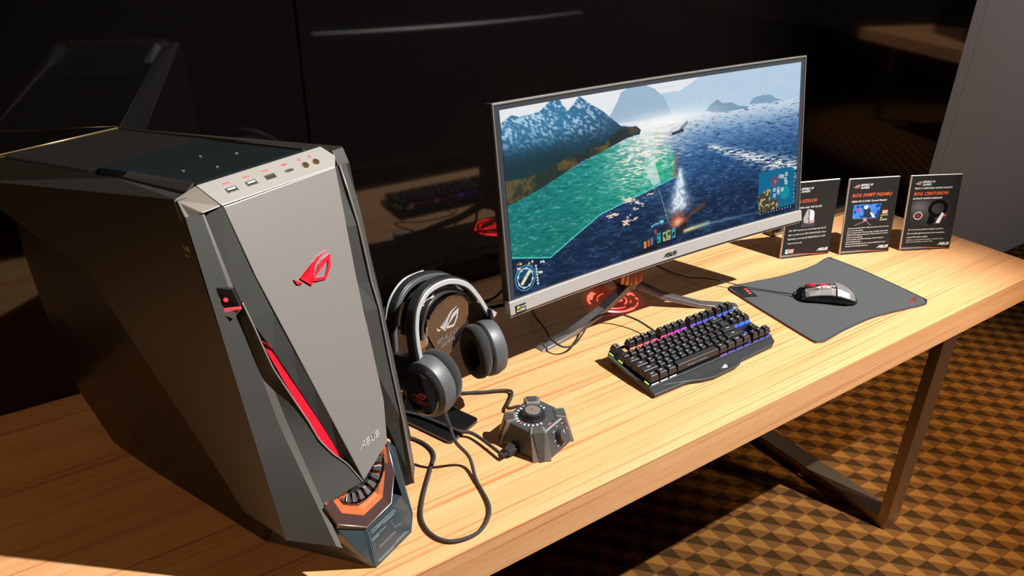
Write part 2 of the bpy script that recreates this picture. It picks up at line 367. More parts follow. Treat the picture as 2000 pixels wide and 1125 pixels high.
for r in (.053, .071):
    m_ = iom(r, .0165); nz = m_.to_3x3() @ Vector((0, 0, 1))
    j = cyl('audio_jack', m_.translation, nz, .0052, .0046, .0016, M_GOLD, io, 20)
    cyl('jack_hole', m_.translation+nz*.0014, nz, .0024, .0024, .0006, M_BLACK, j, 16)
    polys2d('port_icon', [rect(.003, .0042)], iom(r-.002, .0275), M_REDP, io, .0004)

# front panel (gunmetal shield)
MAIN = [(-.087, .538), (.092, .5395), (.0725, .395), (.056, .217), (.040, .158), (-.0185, .132), (-.036, .228), (-.0765, .45)]
fpn = plate('front_panel', [FP(r, z) for r, z in MAIN], -FN*.012, M_GUN, tower, .0012)
# dark bevel at its left and the edge of the vent
VR = [(-.109, .534), (-.103, .457), (-.096, .401), (-.078, .347), (-.061, .285), (-.049, .239), (-.036, .185), (-.027, .167), (-.0185, .128)]
ML = [(-.0872, .538), (-.0785, .457), (-.069, .401), (-.059, .347), (-.0468, .285), (-.038, .239), (-.0285, .185), (-.025, .167), (-.0185, .1315)]
v = [FP(r, z, -.001) for r, z in ML]+[FP(r, z, -.013) for r, z in VR]+[FP(r, z, -.03) for r, z in VR]
n_ = len(ML); f = [(i, i+1, n_+i+1, n_+i) for i in range(n_-1)]+[(n_+i, n_+i+1, 2*n_+i+1, 2*n_+i) for i in range(n_-1)]
obj('front_bevel', v, f, M_GUN2, tower)
# right bevel, slim
MR = [(.0922, .5395), (.0727, .395), (.0562, .217), (.0402, .158)]
v = [FP(r, z, -.001) for r, z in MR]+[FP(r+.007, z, -.016) for r, z in MR]; f = [(i, i+1, 5+i, 4+i) for i in range(3)]
obj('front_bevel', v, f, M_GUN2, tower)
# left fairing: outer face, ridge strip, inner face with the vent lip
def poly3(P, ts):
    out = []
    for z in ts:
        for (a0, b0) in zip(P[:-1], P[1:]):
            if a0[2] >= z >= b0[2] or (a0 == P[0] and z > a0[2]) or (b0 == P[-1] and z < b0[2]):
                k = (a0[2]-z)/(a0[2]-b0[2]); out.append(tuple(a0[i]+(b0[i]-a0[i])*k for i in range(3))); break
    return out
def resample(P, n):
    P = [Vector(p) for p in P]; d = [0]
    for a0, b0 in zip(P[:-1], P[1:]): d.append(d[-1]+(b0-a0).length)
    out = []
    for k in range(n):
        t = d[-1]*k/(n-1); i = max(j for j in range(len(P)-1) if d[j] <= t+1e-9); q = (t-d[i])/(d[i+1]-d[i]); out.append(P[i].lerp(P[i+1], q))
    return out
NS = 25
S1P = [(-.1095, -.157, .536), (-.0915, -.085, .252), (-.0795, -.022, .06)]
O_ = [tuple(p) for p in resample([(-.1305, -.162, .536), (-.1305, -.075, .086)], NS)]
S0 = [tuple(p) for p in resample([(-.112, -.157, .536), (-.1, -.092, .254), (-.086, -.026, .066)], NS)]
S1 = [tuple(p) for p in resample(S1P, NS)]
obj('side_fairing', LP(O_)+LP(S0), [(i, i+1, NS+i+1, NS+i) for i in range(NS-1)], M_GUN2, tower, True)
v = LP([O_[0], O_[-1]])+LP([O_[0], O_[-1]], .012, -.02)+LP([S0[-1], S1[-1]])+LP([S1[-1]], 0, -.03)+LP([O_[-1]], .02, -.03)
obj('fairing_return', v, [(0, 1, 3, 2), (4, 5, 6, 7), (4, 7, 1)], M_GUN2, tower)
v = LP(S0)+LP(S1); obj('fairing_ridge', v, [(i, i+1, NS+i+1, NS+i) for i in range(NS-1)], M_GUN, tower, True)  # fairing paint in a lighter copy: light on the chamfer put into the colour
LIP = [(-.1035, .426), (-.0995, .393), (-.0965, .361), (-.0935, .336), (-.083, .296), (-.071, .253), (-.064, .22), (-.052, .194), (-.034, .166), (-.0195, .130)]
lipv = resample([FP(r, z, -.003) for r, z in LIP], 37); s1i = resample([L(*p) for p in poly3(S1P, [.43, .397, .362, .336, .296, .253, .22, .194, .162, .129])], 37)
obj('vent_fairing', s1i+lipv, [(i, i+1, 38+i, 37+i) for i in range(36)], M_GUN2, tower, True)
obj('vent_wall', lipv+[p-FN*.03+Vector((.003, 0, .001)) for p in lipv]+[s1i[-1], s1i[-1]+Vector((0, .03, 0)), lipv[-1]+Vector((0, .03, 0))], [(i, i+1, 38+i, 37+i) for i in range(36)]+[(74, 36, 76, 75)], M_GUN2, tower, False)
tube('vent_lip', [p+FN*.0004 for p in lipv], lambda t: .0011, M_GUNL, tower, 6, 3)
# red strip inside the vent
RV = [(-.0885, -.0875, .365), (-.083, -.0685, .337), (-.0755, -.054, .30), (-.066, -.045, .255), (-.058, -.037, .215), (-.048, -.03, .185), (-.037, -.0235, .168)]
v = [FP(a, z, -.017) for a, b_, z in RV]+[FP(b_, z, -.012) for a, b_, z in RV]; f = [(i, i+1, 8+i, 7+i) for i in range(6)]
rs = obj('red_vent_strip', v, f, M_RED, tower); rs.modifiers.new('solid', 'SOLIDIFY').thickness = .002
# right fairing
RR = [(.103, -.156, .538), (.1, -.126, .458), (.1, -.11, .375), (.1, -.098, .335), (.1, -.084, .244), (.1, -.066, .146), (.1, -.051, .032)]
RI = [(.094, -.162, .536), (.0865, -.134, .458), (.083, -.121, .375), (.081, -.108, .335), (.078, -.095, .244), (.083, -.085, .146), (.094, -.062, .024)]
RO = [(.1305, -.168, .533), (.1305, -.15, .458), (.1305, -.134, .375), (.1305, -.125, .335), (.1305, -.108, .244), (.1305, -.09, .146), (.1305, -.075, .03)]
v = LP(RI)+LP(RR)+LP(RO)+LP(RI, .012, -.02); f = [(k*7+i, k*7+i+1, k*7+8+i, k*7+7+i) for k in range(2) for i in range(6)]+[(i, 21+i, 22+i, i+1) for i in range(6)]+[(6, 13, 20, 27)]
obj('side_fairing', v, f, M_GUN2, tower)
tube('fairing_edge', LP([(r, f_+.0005, z) for r, f_, z in RR]), .0016, M_GUN, tower, 6, 2)
# power button set in the left fairing
bx = [L(-.1215, -.146, .448), L(-.1085, -.128, .446), L(-.1065, -.1205, .424), L(-.1215, -.143, .420)]
bn = (bx[1]-bx[0]).cross(bx[3]-bx[0]).normalized(); bn = bn if bn.y < 0 else -bn
pb = plate('power_button', [p+bn*.0028 for p in bx], -bn*.006, M_BLACK, tower, .0006)
c_ = sum(bx, Vector())/4; mB = frame(c_+bn*.003, bx[1]-bx[0], bx[0]-bx[3])
if (mB.to_3x3() @ Vector((0, 0, 1))).dot(bn) < 0: mB = frame(c_+bn*.003, bx[0]-bx[1], bx[0]-bx[3])
polys2d('power_symbol', [[(.0028*math.cos(k*math.pi/8), .0028*math.sin(k*math.pi/8)-.002) for k in range(16)]], mB, M_LEDR, pb, .0006)
plate('power_light', [bx[3]+bn*.003, bx[2]+bn*.003, bx[2]+bn*.003+Vector((0, 0, -.0035)), bx[3]+bn*.003+Vector((0, 0, -.0035))], -bn*.003, M_LEDR, pb, .0003)
plate('button_ledge', [bx[3]+bn*.0025+Vector((-.003, 0, -.004)), bx[2]+bn*.0025+Vector((.001, 0, -.004)), (bx[2]*.6+bx[3]*.4)+bn*.004+Vector((0, 0, -.015))], -bn*.005, M_GUNL, tower, .0004)
# emblem, maker's mark and side mark
UP = Vector((0, PB*-1, 1)).normalized(); UP = (FP(0, 1)-FP(0, 0)).normalized()
emblem('emblem', .067, frame(FP(-.0274, .4272/math.hypot(1, PB), .0003), (1, 0, 0), UP), M_RED, fpn, .0022)
maker_mark('maker_mark', .0088, frame(FP(-.010, .1735, .0003), (1, 0, .05), UP), M_SILVP, fpn, .0006)
sd = frame(L(-.1303, -.178, .489), (0, -1, .05), (0, 0, 1))
text('side_mark', 'VR', .0115, sd, mat('champagne_print', (.62, .5, .3), .5), tower, spacing=.9, bold=.0002, depth=.0004)
text('side_mark', 'READY', .0036, frame(L(-.1303, -.177, .4835), (0, -1, .05), (0, 0, 1)), bpy.data.materials['champagne_print'], tower, depth=.0004)

# nose: faceted blue-black base
def NP(r, z, d=0): return L(r, -.002-.0494*r-.33*z+d, z)
nose = hull('nose', [NP(-.0405, .001), NP(.0405, .001), NP(-.036, .0585), NP(.024, .0585), L(.052, -.013, .022), L(.056, -.03, .055),
     L(-.07, -.036, .05), L(-.064, -.085, .001), L(-.1, -.165, .004), L(.08, -.085, .002), L(.1, -.165, .004), L(.1, -.14, .05), L(-.1, -.14, .05)], M_BASE, tower, .0008)
hull('nose_flank', [L(.060, -.032, .068), L(.062, -.047, .11), L(.0645, -.07, .135), L(.09, -.075, .10), L(.095, -.07, .03), L(.056, -.014, .022), L(.0455, -.008, .004), L(.085, -.08, .004), L(.05, -.042, .095)], M_BASE, tower, .0008)
hull('nose_flank', [L(-.0785, -.033, .091), L(-.0372, -.0212, .0575), L(-.0425, -.003, .001), L(-.064, -.085, .001), L(-.084, -.045, .12), L(-.09, -.09, .05), L(-.085, -.09, .11)], M_BASE, tower, .0008)
# etched circuit lines on the two nose facets
NF = [NP(-.036, .0585), NP(.024, .0585), NP(.0405, .001), NP(-.0405, .001)]
def nface(a, b_):
    return (NF[0]*(1-a)+NF[1]*a)*(1-b_)+(NF[3]*(1-a)+NF[2]*a)*b_
NN = (NF[1]-NF[0]).cross(NF[3]-NF[0]).normalized(); NN = NN if NN.y < 0 else -NN
for a0, b0, a1, b1 in [(.12, .10, .95, .10), (.3, .14, .98, .15), (.12, .16, .45, .16), (.5, .19, .9, .19), (.08, .30, .55, .30), (.08, .34, .3, .34), (.2, .62, .7, .62), (.06, .88, .95, .88), (.1, .92, .5, .92), (.6, .84, .9, .84), (.05, .08, .05, .6), (.1, .3, .1, .55), (.72, .3, .72, .5), (.72, .5, .9, .55)]:
    p, q = nface(a0, b0), nface(a1, b1); w = (q-p).cross(NN).normalized()*.0004
    plate('etched_line', [p-w+NN*.0008, q-w+NN*.0008, q+w+NN*.0008, p+w+NN*.0008], -NN*.0016, M_ETCH, nose)
# opening with copper frame above the nose
c0 = [(-.085, -.042, .130), (-.078, -.029, .099), (-.035, -.0195, .065), (.022, -.0255, .063), (.046, -.039, .099), (.056, -.058, .133)]
def chain(k, df, dz=0): return [L(r+(-.012-r)*k, f_*(1-k)+(-.04)*k+df, z+(.118-z)*k+dz) for r, f_, z in c0]
A_, B_, C_, D_ = chain(0, .001), chain(.24, -.004), chain(.36, -.006), chain(.55, -.026)
low = [p+Vector((0, .004, -.009)) for p in A_]
def strip(name, a, b_, m):
    n = len(a); return obj(name, a+b_, [(i, i+1, n+i+1, n+i) for i in range(n-1)], m, tower)
strip('frame_lip', low, A_, M_BROWN); strip('frame_trim', A_, B_, M_BROWN); strip('copper_liner', B_, C_, M_ORANGE); strip('copper_liner', C_, D_, M_ORANGE)
tube('frame_edge', A_[1:], .0011, M_SILV, tower, 6, 1)
# copper side fins
plate('copper_fin', [L(-.083, -.044, .132), L(-.021, -.046, .129), L(-.03, -.052, .117), L(-.07, -.04, .1)], (0, .006, -.004), M_ORANGE, tower, .0006)
plate('copper_fin', [L(.040, -.05, .152), L(.054, -.06, .132), L(.046, -.046, .103), L(.03, -.052, .112)], (0, .006, 0), M_ORANGE, tower, .0006)
# gear ring
RC = FP(-.011, .138, -.022); ru = Vector((1, 0, 0)); rv = UP
def ringp(rad, a, d): return RC+(ru*math.cos(a)+rv*math.sin(a))*rad+FN*d
n = 40; v = []; f = []
for k in range(n):
    a = 2*math.pi*k/n; v += [ringp(.053, a, 0), ringp(.053, a, .004), ringp(.0495, a, .006), ringp(.0485, a, 0)]
for k in range(n):
    for j in range(4): f.append((k*4+j, k*4+(j+1) % 4, ((k+1) % n)*4+(j+1) % 4, ((k+1) % n)*4+j))
ring = obj('gear_ring', v, f, mat('dark_chrome', (.18, .18, .19), .2, 1), tower)
v = []; f = []
M_TOOTH = mat('gear_tooth', (.085, .085, .09), .32, .4)
for k in range(22):
    a = 2*math.pi*k/22; w = .088
    pts = [ringp(.048, a-w, .004), ringp(.048, a+w, .004), ringp(.036, a+w*.9, -.001), ringp(.036, a-w*.9, -.001)]
    if a > math.pi*.92 : plate('gear_tooth', pts, -FN*.006, M_TOOTH, ring, .0005)
cyl('fan_well', RC-FN*.012, FN, .046, .046, .004, M_BLACK, tower, 32)

# ================================================================== monitor
mon = thing('curved_monitor', 'ultra-wide curved gaming monitor showing a sea battle, on a three-legged stand', 'monitor', (1.086, 1.0253, ZT))
RC_ = 3.8; TILT = .1681; MYAW = .0125; Z0 = .2154
Mm = Matrix.Translation((0, 0, Z0)) @ Matrix.Rotation(MYAW, 4, 'Z') @ Matrix.Rotation(-TILT, 4, 'X')
def MP(x, y, z): return Mm @ Vector((x, y-x*x/(2*RC_), z))      # x right, y back, z up along the panel
def mbox(name, x0, x1, y0, y1, z0, z1, m, n=16, y0t=None, bevel=.0012):
    secs = []
    for i in range(n+1):
        x = x0+(x1-x0)*i/n
        secs.append([MP(x, y0, z0), MP(x, y1, z0), MP(x, y1, z1), MP(x, y0 if y0t is None else y0t, z1)])
    return loft(name, secs, m, mon, True, False, bevel)
HW = .4135
mbox('rear_shell', -HW, HW, .004, .021, -.020, .3455, M_MBACK)
mbox('rear_bulge', -.30, .30, .021, .045, .02, .30, M_MBACK)
mbox('bezel', -HW+.002, HW-.002, .0006, .0045, -.004, .3435, M_BEZ)
for x0, x1, z0, z1 in ((-HW, HW, .3425, .3462), (-HW, -HW+.0028, -.004, .3455), (HW-.0028, HW, -.004, .3455)):
    mbox('bezel_edge', x0, x1, -.0012, .004, z0, z1, M_EDGE, 16 if x1-x0 > .1 else 1, bevel=.0004)
mbox('chin', -HW-.003, HW+.003, -.006, .012, -.0285, -.0035, M_ALU, y0t=-.004)
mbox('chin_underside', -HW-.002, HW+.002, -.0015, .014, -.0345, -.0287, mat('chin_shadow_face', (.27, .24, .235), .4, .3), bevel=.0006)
cmx = MP(-.013, -.0064, -.0215)
maker_mark('maker_mark', .0085, frame(cmx, MP(.04, -.0064, -.0215)-cmx, MP(-.013, -.0058, 0)-cmx), M_BLACK, mon, .0005)
# sticker at the left of the chin
q = MP(-.404, -.0065, -.0275); mq = frame(q, MP(-.38, -.0065, -.0275)-q, MP(-.404, -.006, 0)-q)
st = polys2d('sticker', [[(0, 0), (.024, 0), (.024, .015), (0, .015)]], mq, M_BLACK, mon, .0005)
polys2d('sticker_mark', [[(.0022, .0085), (.0075, .0085), (.0085, .0125), (.0035, .0125)]], mq, M_NV, st, .0008)
text('sticker_text', 'NVIDIA', .0042, mq @ Matrix.Translation((.0095, .009, 0)), M_WHITE, st, depth=.0008, bold=.0001)
text('sticker_text', 'G-SYNC', .0068, mq @ Matrix.Translation((.0015, .0022, 0)), M_WHITE, st, depth=.0008, bold=.0002, width=.0205)

# ---- the picture on the screen, painted per vertex
def vnoise(h, w, sy, sx, seed):
    g = np.random.RandomState(seed).rand(sy+2, sx+2)
    y = np.linspace(0, sy, h); x = np.linspace(0, sx, w); yi = y.astype(int); xi = x.astype(int); fy = (y-yi)[:, None]; fx = (x-xi)[None, :]
    fy = fy*fy*(3-2*fy); fx = fx*fx*(3-2*fx)
    a = g[np.ix_(yi, xi)]; b = g[np.ix_(yi, xi+1)]; c = g[np.ix_(yi+1, xi)]; d = g[np.ix_(yi+1, xi+1)]
    return a*(1-fy)*(1-fx)+b*(1-fy)*fx+c*fy*(1-fx)+d*fy*fx
def sample(n, U, V): # nearest lookup of a noise image at warped coordinates
    h, w = n.shape; return n[(np.mod(V, 1)*(h-1)).astype(int), (np.mod(U, 1)*(w-1)).astype(int)]
def pmask(U, V, P):
    m = np.zeros(U.shape, bool); j = len(P)-1
    for i in range(len(P)):
        xi, yi = P[i]; xj, yj = P[j]
        if yi != yj: m ^= ((yi > V) != (yj > V)) & (U < (xj-xi)*(V-yi)/(yj-yi)+xi)
        j = i
    return m
def sm(a, b, x): t = np.clip((x-a)/(b-a), 0, 1); return t*t*(3-2*t)
def over(img, mask, col):
    mask = np.asarray(mask, float)
    if mask.ndim == 2: mask = mask[..., None]
    return img*(1-mask)+np.asarray(col)*mask
def seg(U, V, p, q, asp=1.0):
    px, py = p; dx, dy = q[0]-px, (q[1]-py)*asp; t = np.clip(((U-px)*dx+(V-py)*asp*dy)/(dx*dx+dy*dy+1e-12), 0, 1)
    return np.hypot(U-px-t*dx, (V-py)*asp-t*dy), t
def paint_screen(w, h):
    U, V = np.meshgrid(np.linspace(0, 1, w), np.linspace(0, 1, h)); asp = .4186
    c255 = lambda *c: np.array(c)/255.
    n1 = vnoise(h, w, 30, 70, 1); n2 = vnoise(h, w, 70, 160, 2); n3 = vnoise(h, w, 14, 30, 3); n4 = vnoise(h, w, 5, 9, 8)
    img = np.ones((h, w, 3))*c255(238, 241, 244)
    img = over(img, sm(.35, 1, U)*.55, c255(205, 226, 242))
    far = [(.321, .135), (.346, .067), (.36, .015), (.388, -.005), (.437, -.006), (.47, .026), (.487, .06), (.557, .062), (.584, .04), (.611, .012), (.658, -.021), (.735, -.023), (.856, -.025), (1.01, -.01), (1.01, .24), (.336, .2)]
    img = over(img, pmask(U, V, far)*.8, c255(176, 205, 228)); img = over(img, (pmask(U, V, far) & (n1+n3*.6 > .95))*.08, c255(225, 238, 248))
    img = over(img, pmask(U, V, [(.321, .135), (.346, .067), (.36, .015), (.388, -.005), (.437, -.006), (.47, .026), (.5, .08), (.53, .2), (.336, .2)])*.45, c255(128, 160, 190))
    # sea
    hor = np.interp(U[0], [0, .336, .477, 1.0], [.2, .182, .204, .232]); dep = np.clip((V-hor[None, :])/(1-hor[None, :]), 0, 1)
    sea = V > hor[None, :]
    sc = over(np.ones((h, w, 3))*c255(206, 222, 238), sm(.0, .22, dep), c255(104, 146, 192))
    sc = over(sc, sm(.12, .42, dep)*np.clip(.45+U*.75, 0, 1), c255(38, 84, 136)); sc = over(sc, sm(.35, .8, dep), c255(15, 40, 72))
    wv = sample(vnoise(420, 700, 130, 60, 5), U*1.0+V*.35, V*1.35-U*.28); wv2 = sample(vnoise(420, 700, 210, 110, 6), U*1.1+V*.3, V*1.2-U*.25)
    wave = .6*wv+.4*wv2
    big = sample(vnoise(420, 700, 55, 34, 31), U*1.0+V*.45, V*1.1-U*.42); sc = over(sc, sm(.60, .86, wave)*(.55-.30*dep), c255(170, 205, 234)); sc = over(sc, sm(.6, .85, big)*dep*.35, c255(66, 108, 150)); sc = over(sc, sm(.4, .15, big)*dep*.35, c255(6, 20, 40)); sc = over(sc, sm(.42, .2, wave)*.5, c255(8, 28, 56))
    img = over(img, sea, sc)
    img = over(img, pmask(U, V, [(.646, .21), (.663, .178), (.69, .152), (.708, .18), (.741, .184), (.768, .214), (.807, .229), (.799, .24), (.718, .236)]), c255(122, 152, 182))
    img = over(img, pmask(U, V, [(.807, .216), (.823, .179), (.857, .173), (.887, .178), (.909, .208), (.932, .225), (.884, .229)]), c255(132, 166, 198))
    # green zone
    g = pmask(U, V, [(-.01, .493), (.096, .447), (.17, .395), (.294, .324), (.375, .282), (.459, .269), (.529, .38), (.543, .574), (.501, .587), (.277, .682), (.113, .842), (-.01, .773)])
    gc = over(np.ones((h, w, 3))*c255(14, 128, 116), sm(.1, .55, U), c255(40, 186, 148)); gc = over(gc, sm(.6, .9, wave)*.6, c255(150, 215, 200)); gc = over(gc, sm(.42, .22, wave)*.45, c255(4, 84, 84))
    img = over(img, g*.88*(1-.65*sm(.30, .46, U)*sm(.50, .32, V)), gc)
    for p, q in (((.543, .574), (.277, .682)), ((.277, .682), (.113, .842)), ((.113, .842), (0, .773))):
        d, t = seg(U, V, p, q, asp); img = over(img, (d < .0014)*.8, c255(110, 240, 220))
    # sun glitter
    gl = np.exp(-(((U-.455-(V-.3)*-.18)/.10)**2))*sm(.18, .26, V)*sm(.68, .38, V); img = over(img, np.exp(-(((U-.45)/.09)**2+((V-.31)/.10)**2))*.55*sea, c255(236, 240, 236))
    img = over(img, np.clip(gl*(.25+1.5*sm(.45, .75, wave)), 0, 1)*.95, c255(255, 246, 226))
    img = over(img, np.exp(-(((U-.5)/.16)**2+((V-.225)/.055)**2))*.95, c255(255, 255, 255))
    for (a, b) in ((.369, .635), (.395, .665), (.411, .703), (.384, .753), (.363, .774), (.318, .703), (.447, .626)):
        img = over(img, (np.exp(-(((U-a)/.022)**2+((V-b)/.022)**2)) > .4) & (wave > .6), c255(255, 226, 205))
    # mountains at the left
    mt = pmask(U, V, [(-.01, .078), (.012, .053), (.032, .034), (.051, .048), (.064, .05), (.091, .048), (.112, .039), (.14, .001), (.162, -.01), (.173, .006), (.184, .041), (.193, .066), (.213, .029), (.23, -.001), (.255, .039), (.299, .099), (.329, .154), (.357, .203), (.384, .216), (.406, .217), (.422, .247), (.417, .271), (.375, .277), (.294, .324), (.231, .35), (.17, .395), (.096, .447), (.025, .482), (-.01, .495)])
    mc = over(np.ones((h, w, 3))*c255(60, 122, 164), sm(.1, .3, V), c255(26, 66, 88)); mc = over(mc, sm(.16, .38, U)*.6, c255(40, 64, 92))
    rid = sample(vnoise(300, 500, 60, 120, 11), U*1.2-V*.5, V*1.1+U*.3)
    snow = sm(.44, .72, .5*rid+.2*n2+.3*sample(vnoise(260, 620, 120, 260, 21), U*1.3-V*.6, V+U*.35))*sm(.25, .06, V-n3*.07)*sm(.36, .24, U)*.9
    mc = over(mc, snow, c255(196, 226, 244))
    mc = over(mc, sm(.2, .34, V-U*.1+n3*.06)*.75, c255(26, 52, 56))
    img = over(img, mt, mc)
    hl = pmask(U, V, [(-.01, .36), (.06, .37), (.1, .36), (.128, .349), (.173, .32), (.2, .30), (.233, .31), (.26, .29), (.302, .293), (.32, .25), (.351, .219), (.412, .223), (.422, .25), (.375, .277), (.294, .324), (.231, .35), (.17, .395), (.096, .447), (.025, .482), (-.01, .495)])
    hc = over(np.ones((h, w, 3))*c255(36, 50, 46), sm(.42, .8, .2*n2+.6*n3+.2*vnoise(h, w, 120, 260, 22))*.8, c255(116, 96, 52)); hc = over(hc, sm(.3, .42, U)*.5, c255(54, 60, 70))
    img = over(img, hl & mt, hc)
    # overlays: white and green sectors, orange border
    img = over(img, pmask(U, V, [(.429, .472), (.468, .46), (.485, .586), (.458, .593)])*.75, c255(214, 232, 226))
    img = over(img, pmask(U, V, [(.44, .25), (.462, .25), (.468, .46), (.429, .472)])*.35, c255(235, 245, 240))
    img = over(img, pmask(U, V, [(.468, .46), (.487, .456), (.499, .574), (.485, .586)])*.55, c255(20, 190, 120))
    img = over(img, pmask(U, V, [(.536, .45), (.542, .416), (.543, .574), (.528, .577)])*.7, c255(170, 96, 60))
    # wake, far ship and its smoke
    d, t = seg(U, V, (.655, .43), (.99, .70), asp); img = over(img, np.exp(-(d/(.006+.022*t))**2)*sm(.35, .6, wave)*.95, c255(255, 252, 246))
    d, t = seg(U, V, (.529, .309), (.566, .298), asp); img = over(img, d < .0032, c255(32, 46, 62))
    d, t = seg(U, V, (.551, .302), (.581, .257), asp); img = over(img, np.exp(-(d/.004)**2)*.7, c255(60, 70, 84))
    # ship in the foreground with smoke and fire
    d, t = seg(U, V, (.556, .54), (.548, .83), asp); img = over(img, np.clip(np.exp(-(d/(.006+.038*t))**2)*(.55+.9*n2), 0, 1)*sm(.84, .76, V), c255(226, 240, 250))
    img = over(img, pmask(U, V, [(.575, .86), (.6, .815), (.648, .778), (.643, .813)]), c255(84, 62, 54))
    img = over(img, np.clip(np.exp(-(((U-.546)/.028)**2+((V-.865)/.05)**2))*(.7+.7*n2), 0, 1), c255(244, 112, 70)); img = over(img, np.exp(-(((U-.545)/.013)**2+((V-.875)/.028)**2))*.9, c255(255, 214, 170))
    d, t = seg(U, V, (.57, .935), (.66, .93), asp); img = over(img, np.exp(-(d/.0055)**2)*(1-t*.5), c255(255, 240, 170))
    d, t = seg(U, V, (.64, .93), (.86, .95), asp); img = over(img, np.exp(-(d/.003)**2)*.6*(1-t*.6), c255(150, 190, 215))
    d, t = seg(U, V, (.4, 1.01), (.57, .9), asp); img = over(img, np.exp(-(d/.012)**2)*.8, c255(12, 18, 26))
    d, t = seg(U, V, (.479, .628), (.512, .853), asp); img = over(img, (d < .0011)*.7, c255(150, 180, 200))
    for a, b, cc in ((.475, .932, (40, 170, 170)), (.497, .934, (190, 190, 120)), (.512, .933, (200, 196, 130)), (.529, .929, (40, 180, 190))):
        q = (abs(U-a) < .0065) & (abs(V-b) < .030); q2 = (abs(U-a) < .0045) & (abs(V-b) < .022)
        img = over(img, q, c255(*cc)); img = over(img, q2 & (n2 > .45), c255(20, 50, 60))
    for a, b, cc in ((.426, .95, (240, 150, 50)), (.44, .945, (200, 90, 50)), (.45, .94, (90, 120, 150))): img = over(img, (abs(U-a) < .004) & (abs(V-b) < .022), c255(*cc))
    for a in (.452, .459, .466, .474, .482): img = over(img, (abs(U-a) < .0025) & (abs(V-.845+(a-.452)*.4) < .006), c255(120, 200, 220))
    img = over(img, (abs(U-.487) < .007) & (abs(V-.835) < .009), c255(90, 225, 215)); img = over(img, (abs(U-.463) < .004) & (abs(V-.885) < .013), c255(180, 70, 50))
    # minimap
    mm = pmask(U, V, [(.85, .678), (.975, .685), (.992, .711), (.998, .978), (.852, .986)])
    img = over(img, mm, c255(6, 104, 144)); img = over(img, mm & (V > .955), c255(10, 30, 50))
    ld = pmask(U, V, [(.851, .834), (.871, .818), (.893, .804), (.9, .821), (.895, .865), (.902, .887), (.925, .883), (.93, .897), (.93, .955), (.852, .955)])
    img = over(img, ld, over(np.ones((h, w, 3))*c255(70, 66, 44), sm(.5, .75, n2), c255(190, 170, 130)))
    C = lambda a, b: np.hypot((U-a), (V-b)*asp)
    img = over(img, (C(.915, .763) < .017)*.6, c255(150, 70, 100)); img = over(img, (C(.956, .855) < .019)*.6, c255(20, 170, 160))
    img = over(img, C(.917, .765) < .004, c255(255, 90, 60))
    for a, b in ((.935, .735), (.945, .74), (.96, .73), (.957, .765), (.96, .79), (.914, .82), (.93, .82), (.945, .83), (.93, .845), (.915, .86)): img = over(img, (abs(C(a, b)-.0042) < .0012), c255(235, 240, 235))
    for k in range(12): img = over(img, C(.86+.011*k, .968) < .0014, c255(225, 235, 240))
    for k in range(9): img = over(img, C(.993, .71+.028*k) < .0014, c255(225, 235, 240))
    # compass and bits of text, lower left
    cd = C(.034, .909); img = over(img, (cd < .029)*(V < .9)*.45, c255(10, 120, 160)); img = over(img, abs(cd-.0295) < .0009, c255(110, 180, 210)); img = over(img, abs(cd-.0225) < .0012, c255(190, 225, 240))
    for k in range(8): img = over(img, C(.034+.0225*math.cos(k*.785+.3), .909+.0225*math.sin(k*.785+.3)/asp) < .0028, c255(210, 235, 245))
    d, t = seg(U, V, (.024, .935), (.046, .882), asp); img = over(img, d < .0042, c255(240, 236, 205)); img = over(img, C(.038, .9) < .002, c255(240, 150, 60))
    for a, b, lw, cc in ((.02, .82, .007, (250, 190, 60)), (.045, .832, .006, (240, 200, 130)), (.06, .83, .005, (235, 235, 235)), (.018, .845, .008, (220, 225, 230)), (.088, .85, .006, (220, 230, 235)), (.08, .905, .006, (225, 230, 235))):
        img = over(img, (abs(U-a) < lw) & (abs(V-b-(U-a)*.3) < .006) & (n2 > .3), c255(*cc))
    for k in range(7): img = over(img, C(.068+.0004*k, .862+.017*k) < .0028, c255(215, 230, 240))
    for k in range(9): img = over(img, C(.455+.0095*k, .03+.0*k) < .0013, c255(215, 150, 150))
    for k in range(9): img = over(img, C(.40+.0075*k, .022) < .0013, c255(150, 200, 190))
    return np.clip(img, 0, 1)
def to_lin(c): return np.where(c <= .04045, c/12.92, ((c+.055)/1.055)**2.4)
def grid_print(name, img, fn, m, parent):
    """img h x w x 3 in sRGB; fn(u,v) -> point"""
    h, w, _ = img.shape
    v = [tuple(fn(i/(w-1), j/(h-1))) for j in range(h) for i in range(w)]
    idx = np.arange(h*w).reshape(h, w); f = np.stack([idx[:-1, :-1], idx[1:, :-1], idx[1:, 1:], idx[:-1, 1:]], -1).reshape(-1, 4)
    me = bpy.data.meshes.new(name); me.from_pydata(v, [], f.tolist())
    a = me.color_attributes.new('Col', 'FLOAT_COLOR', 'POINT'); c = np.ones((h*w, 4), np.float32); c[:, :3] = to_lin(img).reshape(-1, 3); a.data.foreach_set('color', c.ravel())
    return link(name, me, m, parent, True)
SCR = paint_screen(620, 260)
M_SCREEN = attr_mat('screen_picture', .92, True, .3)
scr = grid_print('screen', SCR, lambda u, v: MP((u-.5)*.7972, -.0002, .3337*(1-v)), M_SCREEN, mon)
scr['label'] = 'glowing screen with mountains, turquoise water and a burning ship'

